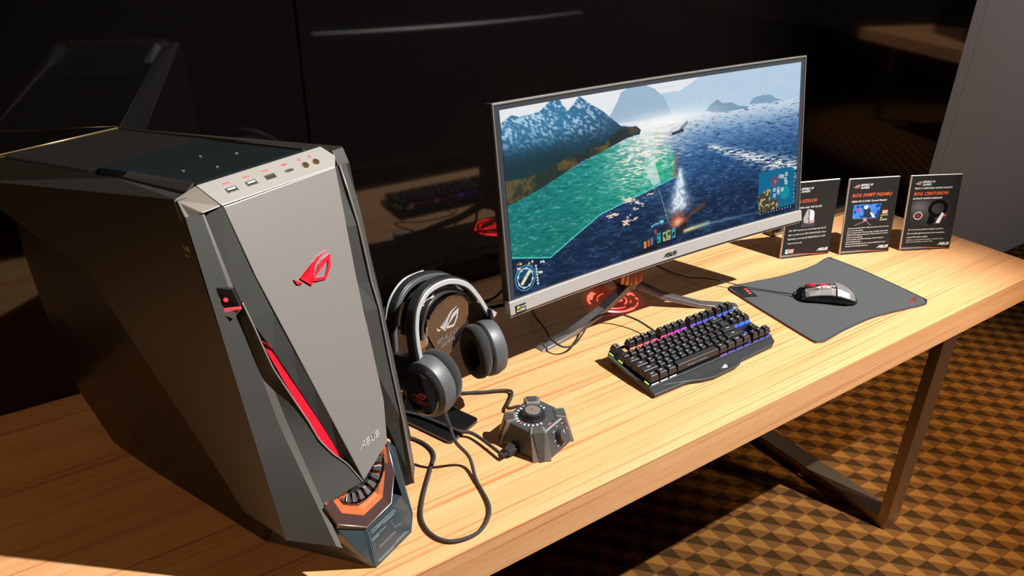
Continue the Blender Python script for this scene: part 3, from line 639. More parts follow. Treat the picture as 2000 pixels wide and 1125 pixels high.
# ---- stand
H0 = Vector((1.120-1.086, 1.166-1.0253, 0))
def blade(tip, wdt, hub, name='stand_leg', lift=0):
    tip = Vector(tip); d = (hub-tip); d.z = 0; ln = d.length; d.normalize(); s_ = Vector((-d.y, d.x, 0)); secs = []
    for t, w, z0, z1 in ((0, wdt*.8, 0, .003), (.03, wdt, 0, .005), (.35, wdt*.9, .001, .010), (.7, wdt*.85, .020+lift, .032+lift), (1, wdt*.85, .052, .068)):
        p = tip+d*ln*t
        secs.append([p-s_*w/2+Vector((0, 0, z0)), p+s_*w/2+Vector((0, 0, z0)), p+s_*w*.40+Vector((0, 0, z1)), p-s_*w*.40+Vector((0, 0, z1))])
    return loft(name, secs, M_LEG, mon, True, False, .0008)
M_LEG = mat('stand_leg_metal', (.30, .285, .28), .34, .85)
blade((.829-1.086, 1.113-1.0253, 0), .031, H0+Vector((-.012, -.012, 0))); blade((1.341-1.086, 1.014-1.0253, 0), .031, H0+Vector((.015, -.01, 0))); blade((1.15-1.086, 1.37-1.0253, 0), .031, H0+Vector((0, .015, 0)), lift=.022)
cyl('stand_hub', H0+Vector((0, 0, .052)), (0, 0, 1), .028, .030, .016, M_GLOSS, mon, 36, .002)
ringo = cyl('copper_ring', H0+Vector((0, 0, .068)), (0, 0, 1), .031, .030, .04, M_COPPER, mon, 36, .001)
for k in range(18):
    a = 2*math.pi*k/18; c = H0+Vector((math.cos(a)*.0312, math.sin(a)*.0312, .069))
    cyl('ring_rib', c, (0, 0, 1), .0032, .003, .038, M_COPPER, ringo, 6)
loft('stand_column', [[H0+Vector((x*.026, y*.022, .10)) for x, y in ((-1, -1), (1, -1), (1, 1), (-1, 1))], [H0+Vector((x*.028, y*.018, .44)) for x, y in ((-1, -1), (1, -1), (1, 1), (-1, 1))]], M_MBACK, mon, True, False, .003)
box('mount_arm', H0.x-.04, H0.x+.04, .075, H0.y, .36, .42, M_MBACK, mon, .004)
# red emblem lamp under the hub: a projector with a cut-out pattern
lamp_d = bpy.data.lights.new('emblem_projector', 'SPOT'); lamp_d.energy = .42; lamp_d.spot_size = R(150); lamp_d.spot_blend = .05; lamp_d.shadow_soft_size = 0; lamp_d.color = (1, 1, 1); lamp_d.use_nodes = True
lo = bpy.data.objects.new('emblem_projector', lamp_d); COL.objects.link(lo); lo.location = (1.112, 1.200, ZT+.022); lo.rotation_euler = (0, 0, R(-12))
n, l = lamp_d.node_tree.nodes, lamp_d.node_tree.links; em = n['Emission']; tc = n.new('ShaderNodeTexCoord'); sp = n.new('ShaderNodeSeparateXYZ'); l.new(tc.outputs['Normal'], sp.inputs[0])
def LM(op, *a):
    k = n.new('ShaderNodeMath'); k.operation = op
    for i, v in enumerate(a):
        if isinstance(v, (int, float)): k.inputs[i].default_value = v
        else: l.new(v, k.inputs[i])
    return k.outputs[0]
gk = LM('MULTIPLY', LM('ABSOLUTE', sp.outputs[2]), 1.88); gx = LM('DIVIDE', sp.outputs[0], gk); gy = LM('DIVIDE', sp.outputs[1], gk)
gr = LM('SQRT', LM('ADD', LM('MULTIPLY', gx, gx), LM('MULTIPLY', gy, gy))); ga = LM('ARCTAN2', gy, gx)
def between(v, a, b): return LM('MULTIPLY', LM('GREATER_THAN', v, a), LM('LESS_THAN', v, b))
tot = None
for r0, r1, a0, a1 in ((1.30, 1.52, -160, -62), (1.36, 1.52, 2, 42), (1.10, 1.52, 10, 34), (1.35, 1.5, -18, -8), (1.2, 1.52, 118, 158), (1.40, 1.52, 158, 179), (.98, 1.06, -150, -75), (.74, .82, -60, 70), (1.0, 1.05, -40, -20), (1.40, 1.46, -62, -30), (.9, .95, 100, 170)):
    k = LM('MULTIPLY', between(gr, r0, r1), between(ga, R(a0), R(a1))); tot = k if tot is None else LM('MAXIMUM', tot, k)
def tri(cx, cy, s_):  # slanted eye
    a = LM('GREATER_THAN', LM('SUBTRACT', gy, cy), -.30*s_); b = LM('LESS_THAN', LM('ADD', LM('SUBTRACT', gy, cy), LM('MULTIPLY', LM('SUBTRACT', gx, cx), 1.6)), .62*s_)
    c = LM('LESS_THAN', LM('SUBTRACT', LM('SUBTRACT', gy, cy), LM('MULTIPLY', LM('SUBTRACT', gx, cx), .55)), .30*s_)
    return LM('MULTIPLY', a, LM('MULTIPLY', b, c))
eye = LM('MULTIPLY', tri(0, 0, 1), LM('SUBTRACT', 1, tri(.02, -.0, .55))); tot = LM('MAXIMUM', tot, eye); tot = LM('MAXIMUM', tot, LM('MULTIPLY', tri(.02, -.02, .22), 1.0))
tot = LM('ADD', LM('MULTIPLY', tot, 1.0), .007)
cosf = LM('DIVIDE', 1.0, LM('POWER', LM('ABSOLUTE', sp.outputs[2]), 3.0))
l.new(LM('MULTIPLY', LM('MULTIPLY', tot, cosf), 1.0), em.inputs['Strength']); em.inputs['Color'].default_value = (1, .035, .05, 1)

# ================================================================== signs
def sign(px, py, ang, lean, label, H=.2105):
    t = thing('sign_card', label, 'sign', (px, py, ZT), R(ang), 'product sign cards standing on the desk')
    le = math.atan2(lean, H); U_ = Vector((0, math.sin(le), math.cos(le))); N_ = Vector((0, -math.cos(le), math.sin(le)))
    w = .150
    plate('board', [Vector((0, .006, 0)), Vector((w, .006, 0)), Vector((w, .006, 0))+U_*H, Vector((0, .006, 0))+U_*H], -N_*-.006*-1, M_FOAM, t, .0003)
    fm = frame(Vector((0, .006, 0))+N_*.0005, (1, 0, 0), U_)
    face = polys2d('printed_face', [[(.0012, .0008), (w-.0008, .0008), (w-.0008, H-.0008), (.0012, H-.0008)]], fm, M_PAPER, t, .0004)
    bk = Vector((w/2, .012, 0))
    eb = .015+.13*lean/H
    plate('easel_back', [Vector((w/2-.03, eb, .13)), Vector((w/2+.03, eb, .13)), Vector((w/2+.03, .075, 0)), Vector((w/2-.03, .075, 0))], (0, .002, .001), M_PAPER, t)
    return t, face, fm @ Matrix.Translation((0, 0, .0006)), w, H
def T2(x, y): return Matrix.Translation((x, y, 0))
def head(face, fm, H):
    emblem('emblem', .020, fm @ T2(.0125, H-.026), M_SILVP, face, .0003)
    polys2d('emblem_pupil', [[(.0125+x*.020, H-.026+y*.020) for x, y in [(.82, .36), (.62, .22), (.5, .1), (.72, .05), (.86, .2)]]], fm, M_RED, face, .0005)
    for j, (s_, wd) in enumerate((('REPUBLIC OF', .036), ('GAMERS', .026))):
        text('heading', s_, .0078, fm @ T2(.034, H-.0205-.0075*j), M_WHITE, face, shear=.3, bold=.00025, width=wd)
def lines(face, fm, rows, x, y, dy, size, wmax):
    ref = max(len(r) for r in rows)
    for j, s_ in enumerate(rows):
        if s_: text('body_text', s_, size, fm @ T2(x, y-dy*j), M_WHITE, face, bold=.00012, width=wmax*len(s_)/ref, res=1)
def foot(face, fm, w):
    maker_mark('maker_mark', .0075, fm @ T2(w-.040, .0125), M_WHITE, face, .0003)
    polys2d('red_swoosh', [[(.05, .0105), (.098, .0062), (w-.002, .0035), (.098, .0045)]], fm, M_POR, face, .0003)
    polys2d('grey_swoosh', [[(.0, .0105), (.052, .0098), (.09, .0052), (.0, .0042)]], fm, mat('grey_print', (.16, .15, .15), .5) if 'grey_print' not in bpy.data.materials else bpy.data.materials['grey_print'], face, .0002)
def pic(face, fm, name, x, y, w, h, img):
    grid_print(name, img, lambda u, v: fm @ Vector((x+u*w, y+(1-v)*h, .0004)), M_PRINT, face)
M_PRINT = attr_mat('printed_picture', 1, False, .35)
t1, fa, fm, w, H = sign(1.646, 1.129, -18.07, .016, 'black sign card nearest the monitor, showing a silver computer tower')
head(fa, fm, H); text('title', 'ROG GT51CH', .0125, fm @ T2(.0125, H-.056), M_POR, fa, shear=.22, bold=.0005, width=.072)
text('tagline', 'THE POWER AND THE GLORY', .0068, fm @ T2(.0125, H-.072), M_WHITE, fa, shear=.15, bold=.0002, width=.092)
Un, Vn = np.meshgrid(np.linspace(0, 1, 44), np.linspace(0, 1, 64)); im = np.ones((64, 44, 3))*np.array((38, 37, 38))/255
im = over(im, pmask(Un, Vn, [(.02, 1), (.12, .55), (.95, .55), (1, 1)]), np.array((58, 57, 62))/255)
im = over(im, pmask(Un, Vn, [(.3, .04), (.45, 0), (.75, .08), (.85, .2), (.9, .78), (.55, .8), (.2, .74), (.12, .5)]), np.array((196, 190, 198))/255); im = over(im, pmask(Un, Vn, [(.42, .02), (.5, .02), (.6, .8), (.48, .8)]), np.array((96, 92, 98))/255)
im = over(im, pmask(Un, Vn, [(.3, .04), (.42, .02), (.46, .78), (.2, .74), (.12, .5)]), np.array((150, 145, 152))/255)
im = over(im, np.hypot((Un-.72), (Vn-.72)*1.4) < .13, np.array((224, 74, 60))/255); im = over(im, np.hypot((Un-.72), (Vn-.72)*1.4) < .06, np.array((250, 220, 210))/255)
pic(fa, fm, 'printed_tower', .047, .085, .044, .050, im)
lines(fa, fm, ['CPU, GPU* and memory overclocking with Aegis III', 'Light it up with iconic ASUS AURA RGB LED effects', 'High-fidelity sound with ESS SABRE HiFi DAC & AMP'], .0125, .0765, .0118, .0066, .117)
lines(fa, fm, ['*Target overclocking only'], .0135, .041, .01, .005, .045); foot(fa, fm, w)
polys2d('badge', [[(.011, .014), (.0195, .014), (.0195, .026), (.011, .026)]], fm, M_WHITE, fa, .0003); polys2d('badge_top', [[(.0115, .018), (.019, .018), (.019, .0255), (.0115, .0255)]], fm, M_CYAN, fa, .0005)
polys2d('badge', [[(.0215, .0145), (.0365, .0145), (.0365, .0255), (.0215, .0255)]], fm, mat('pink_print', (.75, .28, .26), .5), fa, .0003)
t2, fa, fm, w, H = sign(1.806, 1.059, -22.42, .028, 'black sign card between two others, showing a curved monitor with a blue picture')
head(fa, fm, H); text('title', 'ROG SWIFT PG348Q', .0125, fm @ T2(.0125, H-.050), M_POR, fa, shear=.22, bold=.0005, width=.118)
text('tagline', '100Hz IPS G-SYNC Curved Monitor', .0072, fm @ T2(.0125, H-.0645), M_WHITE, fa, shear=.1, bold=.0002, width=.106)
Un, Vn = np.meshgrid(np.linspace(0, 1, 70), np.linspace(0, 1, 62)); im = np.ones((62, 70, 3))*np.array((38, 37, 38))/255; nn = vnoise(62, 70, 9, 12, 4)
scrm = pmask(Un, Vn, [(0, .02), (.99, 0), (.95, .66), (.03, .62)]); im = over(im, scrm, np.array((34, 84, 170))/255); im = over(im, scrm*nn*.7, np.array((90, 150, 220))/255); im = over(im, (scrm & (nn < .35))*.6, np.array((14, 30, 84))/255)
im = over(im, scrm & pmask(Un, Vn, [(.38, .6), (.44, .25), (.56, .12), (.64, .28), (.82, .62)]), np.array((40, 44, 58))/255); im = over(im, scrm & (np.hypot((Un-.47), (Vn-.15)*.9) < .075), np.array((215, 222, 230))/255)
im = over(im, scrm & pmask(Un, Vn, [(.62, .36), (.72, .42), (.86, .62), (.74, .62)]), np.array((200, 210, 220))/255); im = over(im, np.hypot((Un-.19), (Vn-.26)) < .06, np.array((170, 60, 70))/255)
im = over(im, pmask(Un, Vn, [(.03, .62), (.95, .66), (.95, .685), (.03, .645)]), np.array((96, 92, 94))/255); im = over(im, pmask(Un, Vn, [(.42, .66), (.56, .66), (.54, .78), (.44, .78)]), np.array((170, 130, 130))/255)
im = over(im, pmask(Un, Vn, [(.44, .78), (.12, .93), (.13, .96), (.5, .8)]), np.array((110, 105, 105))/255); im = over(im, pmask(Un, Vn, [(.52, .78), (.56, .78), (.76, 1), (.72, 1)]), np.array((110, 105, 105))/255)
pic(fa, fm, 'printed_monitor', .020, .078, .084, .062, im)
polys2d('badge', [[(.111, .110), (.127, .110), (.127, .1195), (.111, .1195)]], fm, bpy.data.materials['pink_print'], fa, .0003); text('badge_text', 'ULTRA-WIDE', .0042, fm @ T2(.107, .1045), M_WHITE, fa, width=.022)
text('badge_text', 'G-SYNC', .0065, fm @ T2(.106, .091), M_WHITE, fa, bold=.0002, width=.022); polys2d('badge', [[(.107, .0975), (.112, .0975), (.113, .101), (.108, .101)]], fm, M_NV, fa, .0003)
lines(fa, fm, ['34-inch ultra-wide QHD (3440 x 1440) curved monitor with a 21:9 aspect', 'ratio for panoramic gaming', 'IPS technology for wide 178 viewing angles and lifelike gaming visuals', 'NVIDIA G-SYNC display technology and a 100Hz refresh rate for seamless', 'visuals and smooth gameplay', 'Exclusive GamePlus, GameVisual technologies and Turbo Hotkey for', 'enhanced gaming experience', 'ROG-inspired stand, light projection on ergonomically designed stand', 'with tilt, swivel and height adjustment'], .0125, .0725, .0063, .0048, .124); foot(fa, fm, w)
t3, fa, fm, w, H = sign(1.973, .985, -25.72, .032, 'black sign card nearest the right end of the desk, showing a black headset')
head(fa, fm, H); text('tagline', 'TRUE 7.1 SURROUND GAMING HEADSET', .0066, fm @ T2(.0125, H-.0375), M_WHITE, fa, shear=.1, bold=.0002, width=.112)
text('title', 'ROG CENTURION', .0125, fm @ T2(.0125, H-.0545), M_POR, fa, shear=.22, bold=.0005, width=.102); text('tagline', 'ULTIMATE GAMING IMMERSION', .0066, fm @ T2(.0125, H-.0655), M_WHITE, fa, shear=.1, bold=.0002, width=.086)
Un, Vn = np.meshgrid(np.linspace(0, 1, 80), np.linspace(0, 1, 56)); im = np.ones((56, 80, 3))*np.array((38, 37, 38))/255
im = over(im, np.exp(-(((Un-.22)/.28)**2+((Vn-.25)/.3)**2))*.6, np.array((120, 120, 122))/255); im = over(im, np.exp(-(((Un-.55)/.35)**2+((Vn-.6)/.4)**2))*.3, np.array((90, 90, 92))/255)
im = over(im, np.hypot(Un-.2, (Vn-.62)*.75) < .13, np.array((14, 14, 16))/255); im = over(im, abs(np.hypot(Un-.2, (Vn-.6)*.75)-.1) < .018, np.array((150, 150, 152))/255); im = over(im, np.hypot(Un-.2, (Vn-.6)*.75) < .055, np.array((130, 40, 40))/255)
im = over(im, abs(np.hypot((Un-.68)*1.1, (Vn-.34)*.8)-.22) < .05, np.array((10, 10, 12))/255); im = over(im, pmask(Un, Vn, [(.45, .9), (.5, .5), (.62, .5), (.66, .85), (.55, 1)]), np.array((12, 12, 14))/255)
im = over(im, pmask(Un, Vn, [(.7, .8), (.8, .5), (.86, .55), (.78, .92), (.68, .92)]), np.array((205, 200, 200))/255); im = over(im, np.hypot(Un-.88, (Vn-.62)*.75) < .035, np.array((210, 60, 50))/255)
pic(fa, fm, 'printed_headset', .012, .070, .118, .072, im)
lines(fa, fm, ['True 7.1 surround sound with 10 individual sound drivers', 'Noise-cancelling digital microphone for clear communication', 'and great USB headphone amplifier'], .0125, .058, .0105, .0062, .112)
lines(fa, fm, ['Specifications, content and product availability are all subject to change', 'without notice and may differ from country to country'], .0125, .030, .006, .0036, .112); foot(fa, fm, w)

# ================================================================== mouse pad and mouse
PADC = Vector((1.56, .93, ZT))
pp = [(1.387, 1.074), (1.395, 1.088), (1.413, 1.090), (1.509, 1.070), (1.548, 1.062), (1.587, 1.058), (1.64, 1.055), (1.696, 1.057), (1.756, 1.067), (1.765, 1.05), (1.769, .955), (1.757, .80), (1.748, .783), (1.73, .776), (1.68, .786), (1.642, .793), (1.59, .803), (1.542, .807), (1.49, .807), (1.447, .806), (1.383, .801), (1.364, .806), (1.358, .821), (1.372, .95)]
pad = thing('mouse_pad', 'dark grey cloth mouse pad with red stitched rim and chamfered corners', 'mouse pad', PADC)
pl3 = [Vector((x-PADC.x, y-PADC.y, .0005)) for x, y in pp]
plate('cloth', pl3, (0, 0, .003), M_PAD, pad)
tube('rim', [p+Vector((0, 0, .0022)) for p in pl3]+[pl3[0]+Vector((0, 0, .0022))], .0022, mat('pad_rim', (.018, .02, .028), .7), pad, 6, 3)
tube('red_underside', [p*1.004+Vector((0, 0, .0003)) for p in pl3]+[pl3[0]*1.004+Vector((0, 0, .0003))], .0012, M_REDP, pad, 6, 3)
pm = frame(Vector((1.7-PADC.x, .792-PADC.y, .0036)), (.98, .2, 0), (-.2, .98, 0))
emblem('emblem', .016, pm, M_REDP, pad, .0002)
for j, s_ in enumerate(('REPUBLIC OF', 'GAMERS')): text('lettering', s_, .0062, pm @ T2(.0175, .0055-.006*j), M_REDP, pad, shear=.3, depth=.0002, bold=.0002)
tabm = frame(Vector((1.392-PADC.x, 1.045-PADC.y, .0036)), (.98, -.05, 0), (.05, .98, 0))
polys2d('corner_tab', [[(-.008, -.012), (.028, -.025), (.042, .03), (.004, .045)]], tabm, M_BLACK, pad, .0004)
for k in range(3): polys2d('tab_mark', [[(.018+.004*k, -.006+.011*k), (.026+.004*k, -.008+.011*k), (.028+.004*k, -.001+.011*k), (.020+.004*k, .001+.011*k)]], tabm, M_REDP, pad, .0007)
mouse = thing('gaming_mouse', 'dark grey and silver gaming mouse with red wheel on the mouse pad', 'mouse', (1.4975, .965, ZT+.0036), math.atan2(-.095, .106))
def msec(x, w, h, yo=0, zb=.0015):
    return [Vector((x, y*w+yo, z)) for y, z in ((-.80, zb), (-1, h*.36), (-.90, h*.62), (-.58, h*.92), (-.2, h), (.2, h), (.58, h*.92), (.90, h*.62), (1, h*.36), (.80, zb))]
MST = [(-.003, .018, .013), (.006, .028, .021), (.02, .031, .028), (.045, .030, .035), (.07, .031, .039), (.092, .034, .038), (.112, .033, .030), (.128, .026, .018), (.137, .016, .009)]
loft('body', [msec(*a) for a in MST], M_GLOSS, mouse, True, False, .001)
def shell(name, st, lo_, hi_, off, m):
    secs = []
    for a in st:
        s_ = msec(*a); p = s_[lo_:hi_+1]; top = [q+Vector((0, 0, off)) for q in p]; secs.append(top+[q-Vector((0, 0, .003)) for q in reversed(p)])
    return loft(name, secs, m, mouse, True, False, .0006)
M_MTOP = mat('mouse_top_metal', (.30, .29, .28), .3, .7)
shell('button_shell', [(.012, .0295, .0245)]+MST[2:5]+[(.08, .0325, .0388)], 2, 4, .0015, M_MTOP); shell('button_shell', [(.012, .0295, .0245)]+MST[2:5]+[(.08, .0325, .0388)], 5, 7, .0015, M_MTOP)
shell('rear_shell', [(.083, .033, .0386)]+MST[5:8], 2, 7, .002, mat('mouse_rear_silver', (.62, .62, .64), .25, .8))
cyl('scroll_wheel', (.028, -.0045, .030), (0, 1, 0), .009, .009, .009, M_RED, mouse, 24, .001)
box('dpi_button', .045, .066, -.004, .004, .034, .0395, M_RED, mouse, .001)
box('wheel_slot', .014, .074, -.0055, .0055, .02, .0345, M_BLACK, mouse, .001)
mm_ = frame(Vector((.034, -.018, .0362)), (1, 0, .10), (0, .9, .35))
emblem('emblem', .013, mm_, M_WHITE, mouse, .0004)
for j, s_ in enumerate(('REPUBLIC OF', 'GAMERS')): text('lettering', s_, .0050, mm_ @ T2(.0145, .0045-.0048*j), M_WHITE, mouse, shear=.3, depth=.0004, bold=.0002)
tube('strain_relief', [(-.002, 0, .008), (-.012, 0, .007)], .0028, M_RUB, mouse, 8, 1)

# ================================================================== keyboard
KT = R(4.6)
kb = thing('gaming_keyboard', 'black compact mechanical keyboard with coloured backlight in front of the monitor', 'keyboard', (.914, .8455, ZT), R(.2), None, KT)
KU = .01955; KX = .0055
# palm-side lip outline (flat plan), then the case
lipo = [(0, .001), (.084, .000), (.098, -.003), (.12, -.0115), (.148, -.0165), (.212, -.0145), (.232, -.010), (.243, -.004), (.344, -.001), (.360, .006), (.366, .018), (.366, .026), (0, .026)]
plate('front_lip', [Vector((x, y, .0095+max(y, 0)*.12)) for x, y in lipo], (0, 0, -.0075), M_KBODY, kb, .0015)
plate('case', [Vector((x, y, .0005+.0)) for x, y in [(0, .018), (.366, .018), (.3668, .05), (.364, .146), (.352, .154), (.012, .154), (.002, .146), (-.001, .05)]], (0, 0, .0145), M_KBODY, kb, .002)
plate('key_plate', [Vector((x, y, .0148)) for x, y in [(.003, .020), (.3635, .020), (.362, .144), (.351, .1515), (.013, .1515), (.005, .144)]], (0, 0, .0012), M_KPLATE, kb, .0004)
plate('side_rail', [Vector((x, y, z)) for x, y, z in [(-.002, .052, .0135), (-.002, .142, .0145), (.0035, .146, .0152), (.0035, .05, .0142)]], (0, 0, -.004), mat('rail_blue_grey', (.10, .13, .16), .35, .6), kb, .001)
for x in (.03, .33): box('foot', x-.02, x+.02, .128, .14, -.0105, .001, M_RUB, kb, .001)
# backlight strips between the caps
def glow_mat():
    m = mat('rgb_backlight', (.02, .02, .02), .5); n, l = nt(m); b = n['Principled BSDF']
    t = n.new('ShaderNodeTexCoord'); s_ = n.new('ShaderNodeSeparateXYZ'); mr = n.new('ShaderNodeMapRange'); mr.inputs[1].default_value = 0; mr.inputs[2].default_value = .366
    r = ramp(n, [(0, (.45, .7, .02)), (.09, (.9, .35, .06)), (.22, (1, .12, .12)), (.42, (1, .03, .25)), (.55, (.55, .05, .9)), (.66, (.12, .08, 1)), (1, (.02, .16, 1))])
    l.new(t.outputs['Object'], s_.inputs[0]); l.new(s_.outputs[0], mr.inputs[0]); l.new(mr.outputs[0], r.inputs[0]); l.new(r.outputs[0], b.inputs['Emission Color']); b.inputs['Emission Strength'].default_value = 1.5
    return m
M_GLOW = glow_mat()
ROWY = [.0315+KU*i for i in range(5)]; FY = ROWY[4]+KU*1.48
def caps(): # (x in units, row, width, legend)
    R0 = [('Ctrl', 1.25), ('Win', 1.25), ('Alt', 1.25), ('', 6.25), ('Alt', 1.25), ('Fn', 1.25), ('Menu', 1.25), ('Ctrl', 1.25)]
    R1 = [('Shift', 2.25)]+[(c, 1) for c in 'ZXCVBNM,./']+[('Shift', 2.75)]
    R2 = [('Caps', 1.75)]+[(c, 1) for c in "ASDFGHJKL;'"]+[('Enter', 2.25)]
    R3 = [('Tab', 1.5)]+[(c, 1) for c in 'QWERTYUIOP[]']+[('\\', 1.5)]
    R4 = [('`', 1)]+[(c, 1) for c in '1234567890-=']+[('Back', 2)]
    out = []
    for r, row in enumerate((R0, R1, R2, R3, R4)):
        x = 0
        for s_, w in row: out.append((x, r, w, s_)); x += w
    out.append((0, 5, 1, 'Esc'))
    for i in range(12): out.append((2+i+.5*(i//4), 5, 1, 'F%d' % (i+1)))
    for i, s_ in enumerate(('Prt', 'Scr', 'Pse')): out.append((15.25+i, 5, 1, s_))
    for i, s_ in enumerate(('Ins', 'Hm', 'PU')): out.append((15.25+i, 4, 1, s_))
    for i, s_ in enumerate(('Del', 'End', 'PD')): out.append((15.25+i, 3, 1, s_))
    out.append((16.25, 1, 1, '^'))
    for i, s_ in enumerate('<v>'): out.append((15.25+i, 0, 1, s_))
    return out
KEYM = {}
def key_mesh(w):
    if w not in KEYM:
        a, b_ = w*KU/2-.0008, KU/2-.0008; ti, tb, tf = .0031, .0016, .0045; z0, z1 = 0, .0125
        low_ = [(-a, -b_, z0), (a, -b_, z0), (a, b_, z0), (-a, b_, z0)]; mid = [(-a+ti*.85, -b_+tf*.8, z1-.0008), (a-ti*.85, -b_+tf*.8, z1-.0008), (a-ti*.85, b_-tb*.8, z1-.0008), (-a+ti*.85, b_-tb*.8, z1-.0008)]
        topv = [(-a+ti+.0006, -b_+tf+.0004, z1), (a-ti-.0006, -b_+tf+.0004, z1), (a-ti-.0006, b_-tb-.0006, z1), (-a+ti+.0006, b_-tb-.0006, z1)]
        v = low_+mid+topv; f = [(i+4*k, (i+1) % 4+4*k, (i+1) % 4+4*k+4, i+4*k+4) for k in (0, 1) for i in range(4)]+[(8, 9, 10, 11), (3, 2, 1, 0)]
        me = bpy.data.meshes.new('key'); me.from_pydata(v, [], f); me.materials.append(M_KEY); KEYM[w] = me
    return KEYM[w]
for x, r, w, s_ in caps():
    k = bpy.data.objects.new('key', key_mesh(w)); COL.objects.link(k); k.parent = kb
    ky = FY if r == 5 else ROWY[r]
    k.location = (KX+(x+w/2)*KU, ky, .0205+(.0016, .0008, 0, -.0006, -.001, .0026)[r])
    if s_: text('legend', s_.upper() if len(s_) == 1 else s_, .0054 if len(s_) == 1 else .0040, Matrix.Translation((-.003 if len(s_) == 1 else -.0042, .0012, .0125)), M_LEGEND, k, depth=.0002, bold=.00015, res=1)
    if r == 5 and x > 0 or (r == 3 and x > 15):
        box('backlight_strip', KX+(x+.12)*KU, KX+(x+w-.12)*KU, ky-KU*.60, ky-KU*.49, .0160, .0235, M_GLOW, kb)
    if r == 0 and w < 6:
        box('backlight_strip', KX+(x+.15)*KU, KX+(x+w-.15)*KU, ky-KU*.56, ky-KU*.50, .0160, .0176, M_LED if x < 4 else M_GLOW, kb)
for yy in (FY, ROWY[4], ROWY[0]): box('backlight_strip', KX-.0018, KX+.0002, yy-.006, yy+.006, .0160, .0180, M_GLOW, kb)
for xx in (6.02, 10.52, 15.05, 1.65): box('backlight_strip', KX+(xx-.06)*KU, KX+(xx+.30)*KU, FY-.007, FY+.003, .0160, .0172, M_GLOW, kb)
for xx, yy in ((15.1, ROWY[4]), (15.1, ROWY[3]), (15.1, ROWY[0]), (16.0, ROWY[1])): box('backlight_strip', KX+(xx-.06)*KU, KX+(xx+.12)*KU, yy-.006, yy+.006, .0160, .0172, M_GLOW, kb)
tx = frame(Vector((KX+5.2*KU, ROWY[0]-KU/2+.0022, .0255)), (1, 0, 0), (0, .45, 1)); text('lettering', 'REPUBLIC OF GAMERS', .0056, tx, M_SILVP, kb, spacing=1.1, depth=.0006, width=.056)
emblem('emblem', .018, frame(Vector((.182, -.0075, .0096)), (1, 0, 0), (0, 1, 0)), M_WHITE, kb, .0004)
tube('strain_relief', [(.155, .152, .009), (.155, .165, .008)], .0032, M_RUB, kb, 8, 1)

# ================================================================== sound control hub
hubx = thing('usb_audio_station', 'small dark grey octagonal headset control box with round dial on the desk', 'audio controller', (.652, .8745, ZT), R(18))
def oct_(hx, hy, c, z, dx=0, dy=0): return [Vector((x+dx, y+dy, z)) for x, y in ((-hx+c, -hy), (hx-c, -hy), (hx, -hy+c), (hx, hy-c), (hx-c, hy), (-hx+c, hy), (-hx, hy-c), (-hx, -hy+c))]
M_HUB = mat('hub_plastic', (.040, .043, .047), .42, bump=(900, .15))
loft('body', [oct_(.053, .055, .020, .001), oct_(.053, .055, .020, .006), oct_(.044, .040, .016, .046, 0, .004), oct_(.042, .038, .015, .0475, 0, .004)], M_HUB, hubx, True, False, .0008)
dz = .0475; dc = Vector((-.002, .008, dz))
cyl('dial_base', dc, (0, 0, 1), 0.0235, .0225, .004, M_BLACK, hubx, 40, .0006); dial = cyl('dial', dc+Vector((0, 0, .004)), (0, 0, 1), .0205, .0185, .008, M_BLACK, hubx, 12, .0008)
cyl('dial_cap', dc+Vector((0, 0, .012)), (0, 0, 1), 0.0142, .0136, .0008, M_CLIP, dial, 32)
emblem('emblem', .012, frame(dc+Vector((-.006, -.002, .0129)), (1, 0, 0), (0, 1, 0)), M_POR, dial, .0003)
for k in range(20):
    a = R(-108-k*15.2); c = dc+Vector((math.cos(a)*.0305, math.sin(a)*.0275, 0)); dr = Vector((math.cos(a), math.sin(a), 0)); sd_ = Vector((-dr.y, dr.x, 0))
    if k in (18, 19): continue
    plate('level_light', [c-dr*.002-sd_*.0011+Vector((0, 0, .0007)), c+dr*.002-sd_*.0011+Vector((0, 0, .0007)), c+dr*.002+sd_*.0011+Vector((0, 0, .0007)), c-dr*.002+sd_*.0011+Vector((0, 0, .0007))], (0, 0, -.001), M_LEDR if k == 5 else M_LED, hubx)
for k in range(4): box('indicator', -.006+.0105*k, .000+.0105*k, -.031, -.0288, .0474, .0481, M_LEDR if k == 0 else M_BLACK, hubx)
# front face knob
FO = Vector((0, -.0475, .026)); fy_ = (Vector((0, -.036, .046))-Vector((0, -.055, .006))).normalized(); fN = Vector((1, 0, 0)).cross(fy_).normalized(); fN = fN if fN.y < 0 else -fN
kn = cyl('volume_knob', FO+Vector((.008, 0, 0)), fN, .0125, .0118, .010, M_HUB, hubx, 32, .001)
plate('knob_mark', [FO+Vector((.008, 0, 0))+fN*.0102+Vector((-.0005, 0, 0))+fy_*.004, FO+Vector((.008, 0, 0))+fN*.0102+Vector((.0005, 0, 0))+fy_*.004, FO+Vector((.008, 0, 0))+fN*.0102+Vector((.0005, 0, 0))+fy_*.010, FO+Vector((.008, 0, 0))+fN*.0102+Vector((-.0005, 0, 0))+fy_*.010], fN*.0003, M_WHITE, kn)
fmx = frame(FO+fN*.0006, (1, 0, 0), fy_)
for a, b_ in ((-.008, .014), (.004, .0185), (.02, .0165), (.027, .003), (.024, -.010), (-.011, -.002), (-.008, -.013), (.006, -.0165)): polys2d('knob_legend', [[(a-.0028, b_-.0006), (a+.0028, b_-.0006), (a+.0028, b_+.0006), (a-.0028, b_+.0006)]], fmx, M_SILVP, hubx, .0004)
plate('front_edge', [Vector((-.026, -.0352, .0478)), Vector((.026, -.0352, .0478)), Vector((.027, -.0382, .0462)), Vector((-.027, -.0382, .0462))], (0, .0005, -.001), M_CLIP, hubx, .0004)
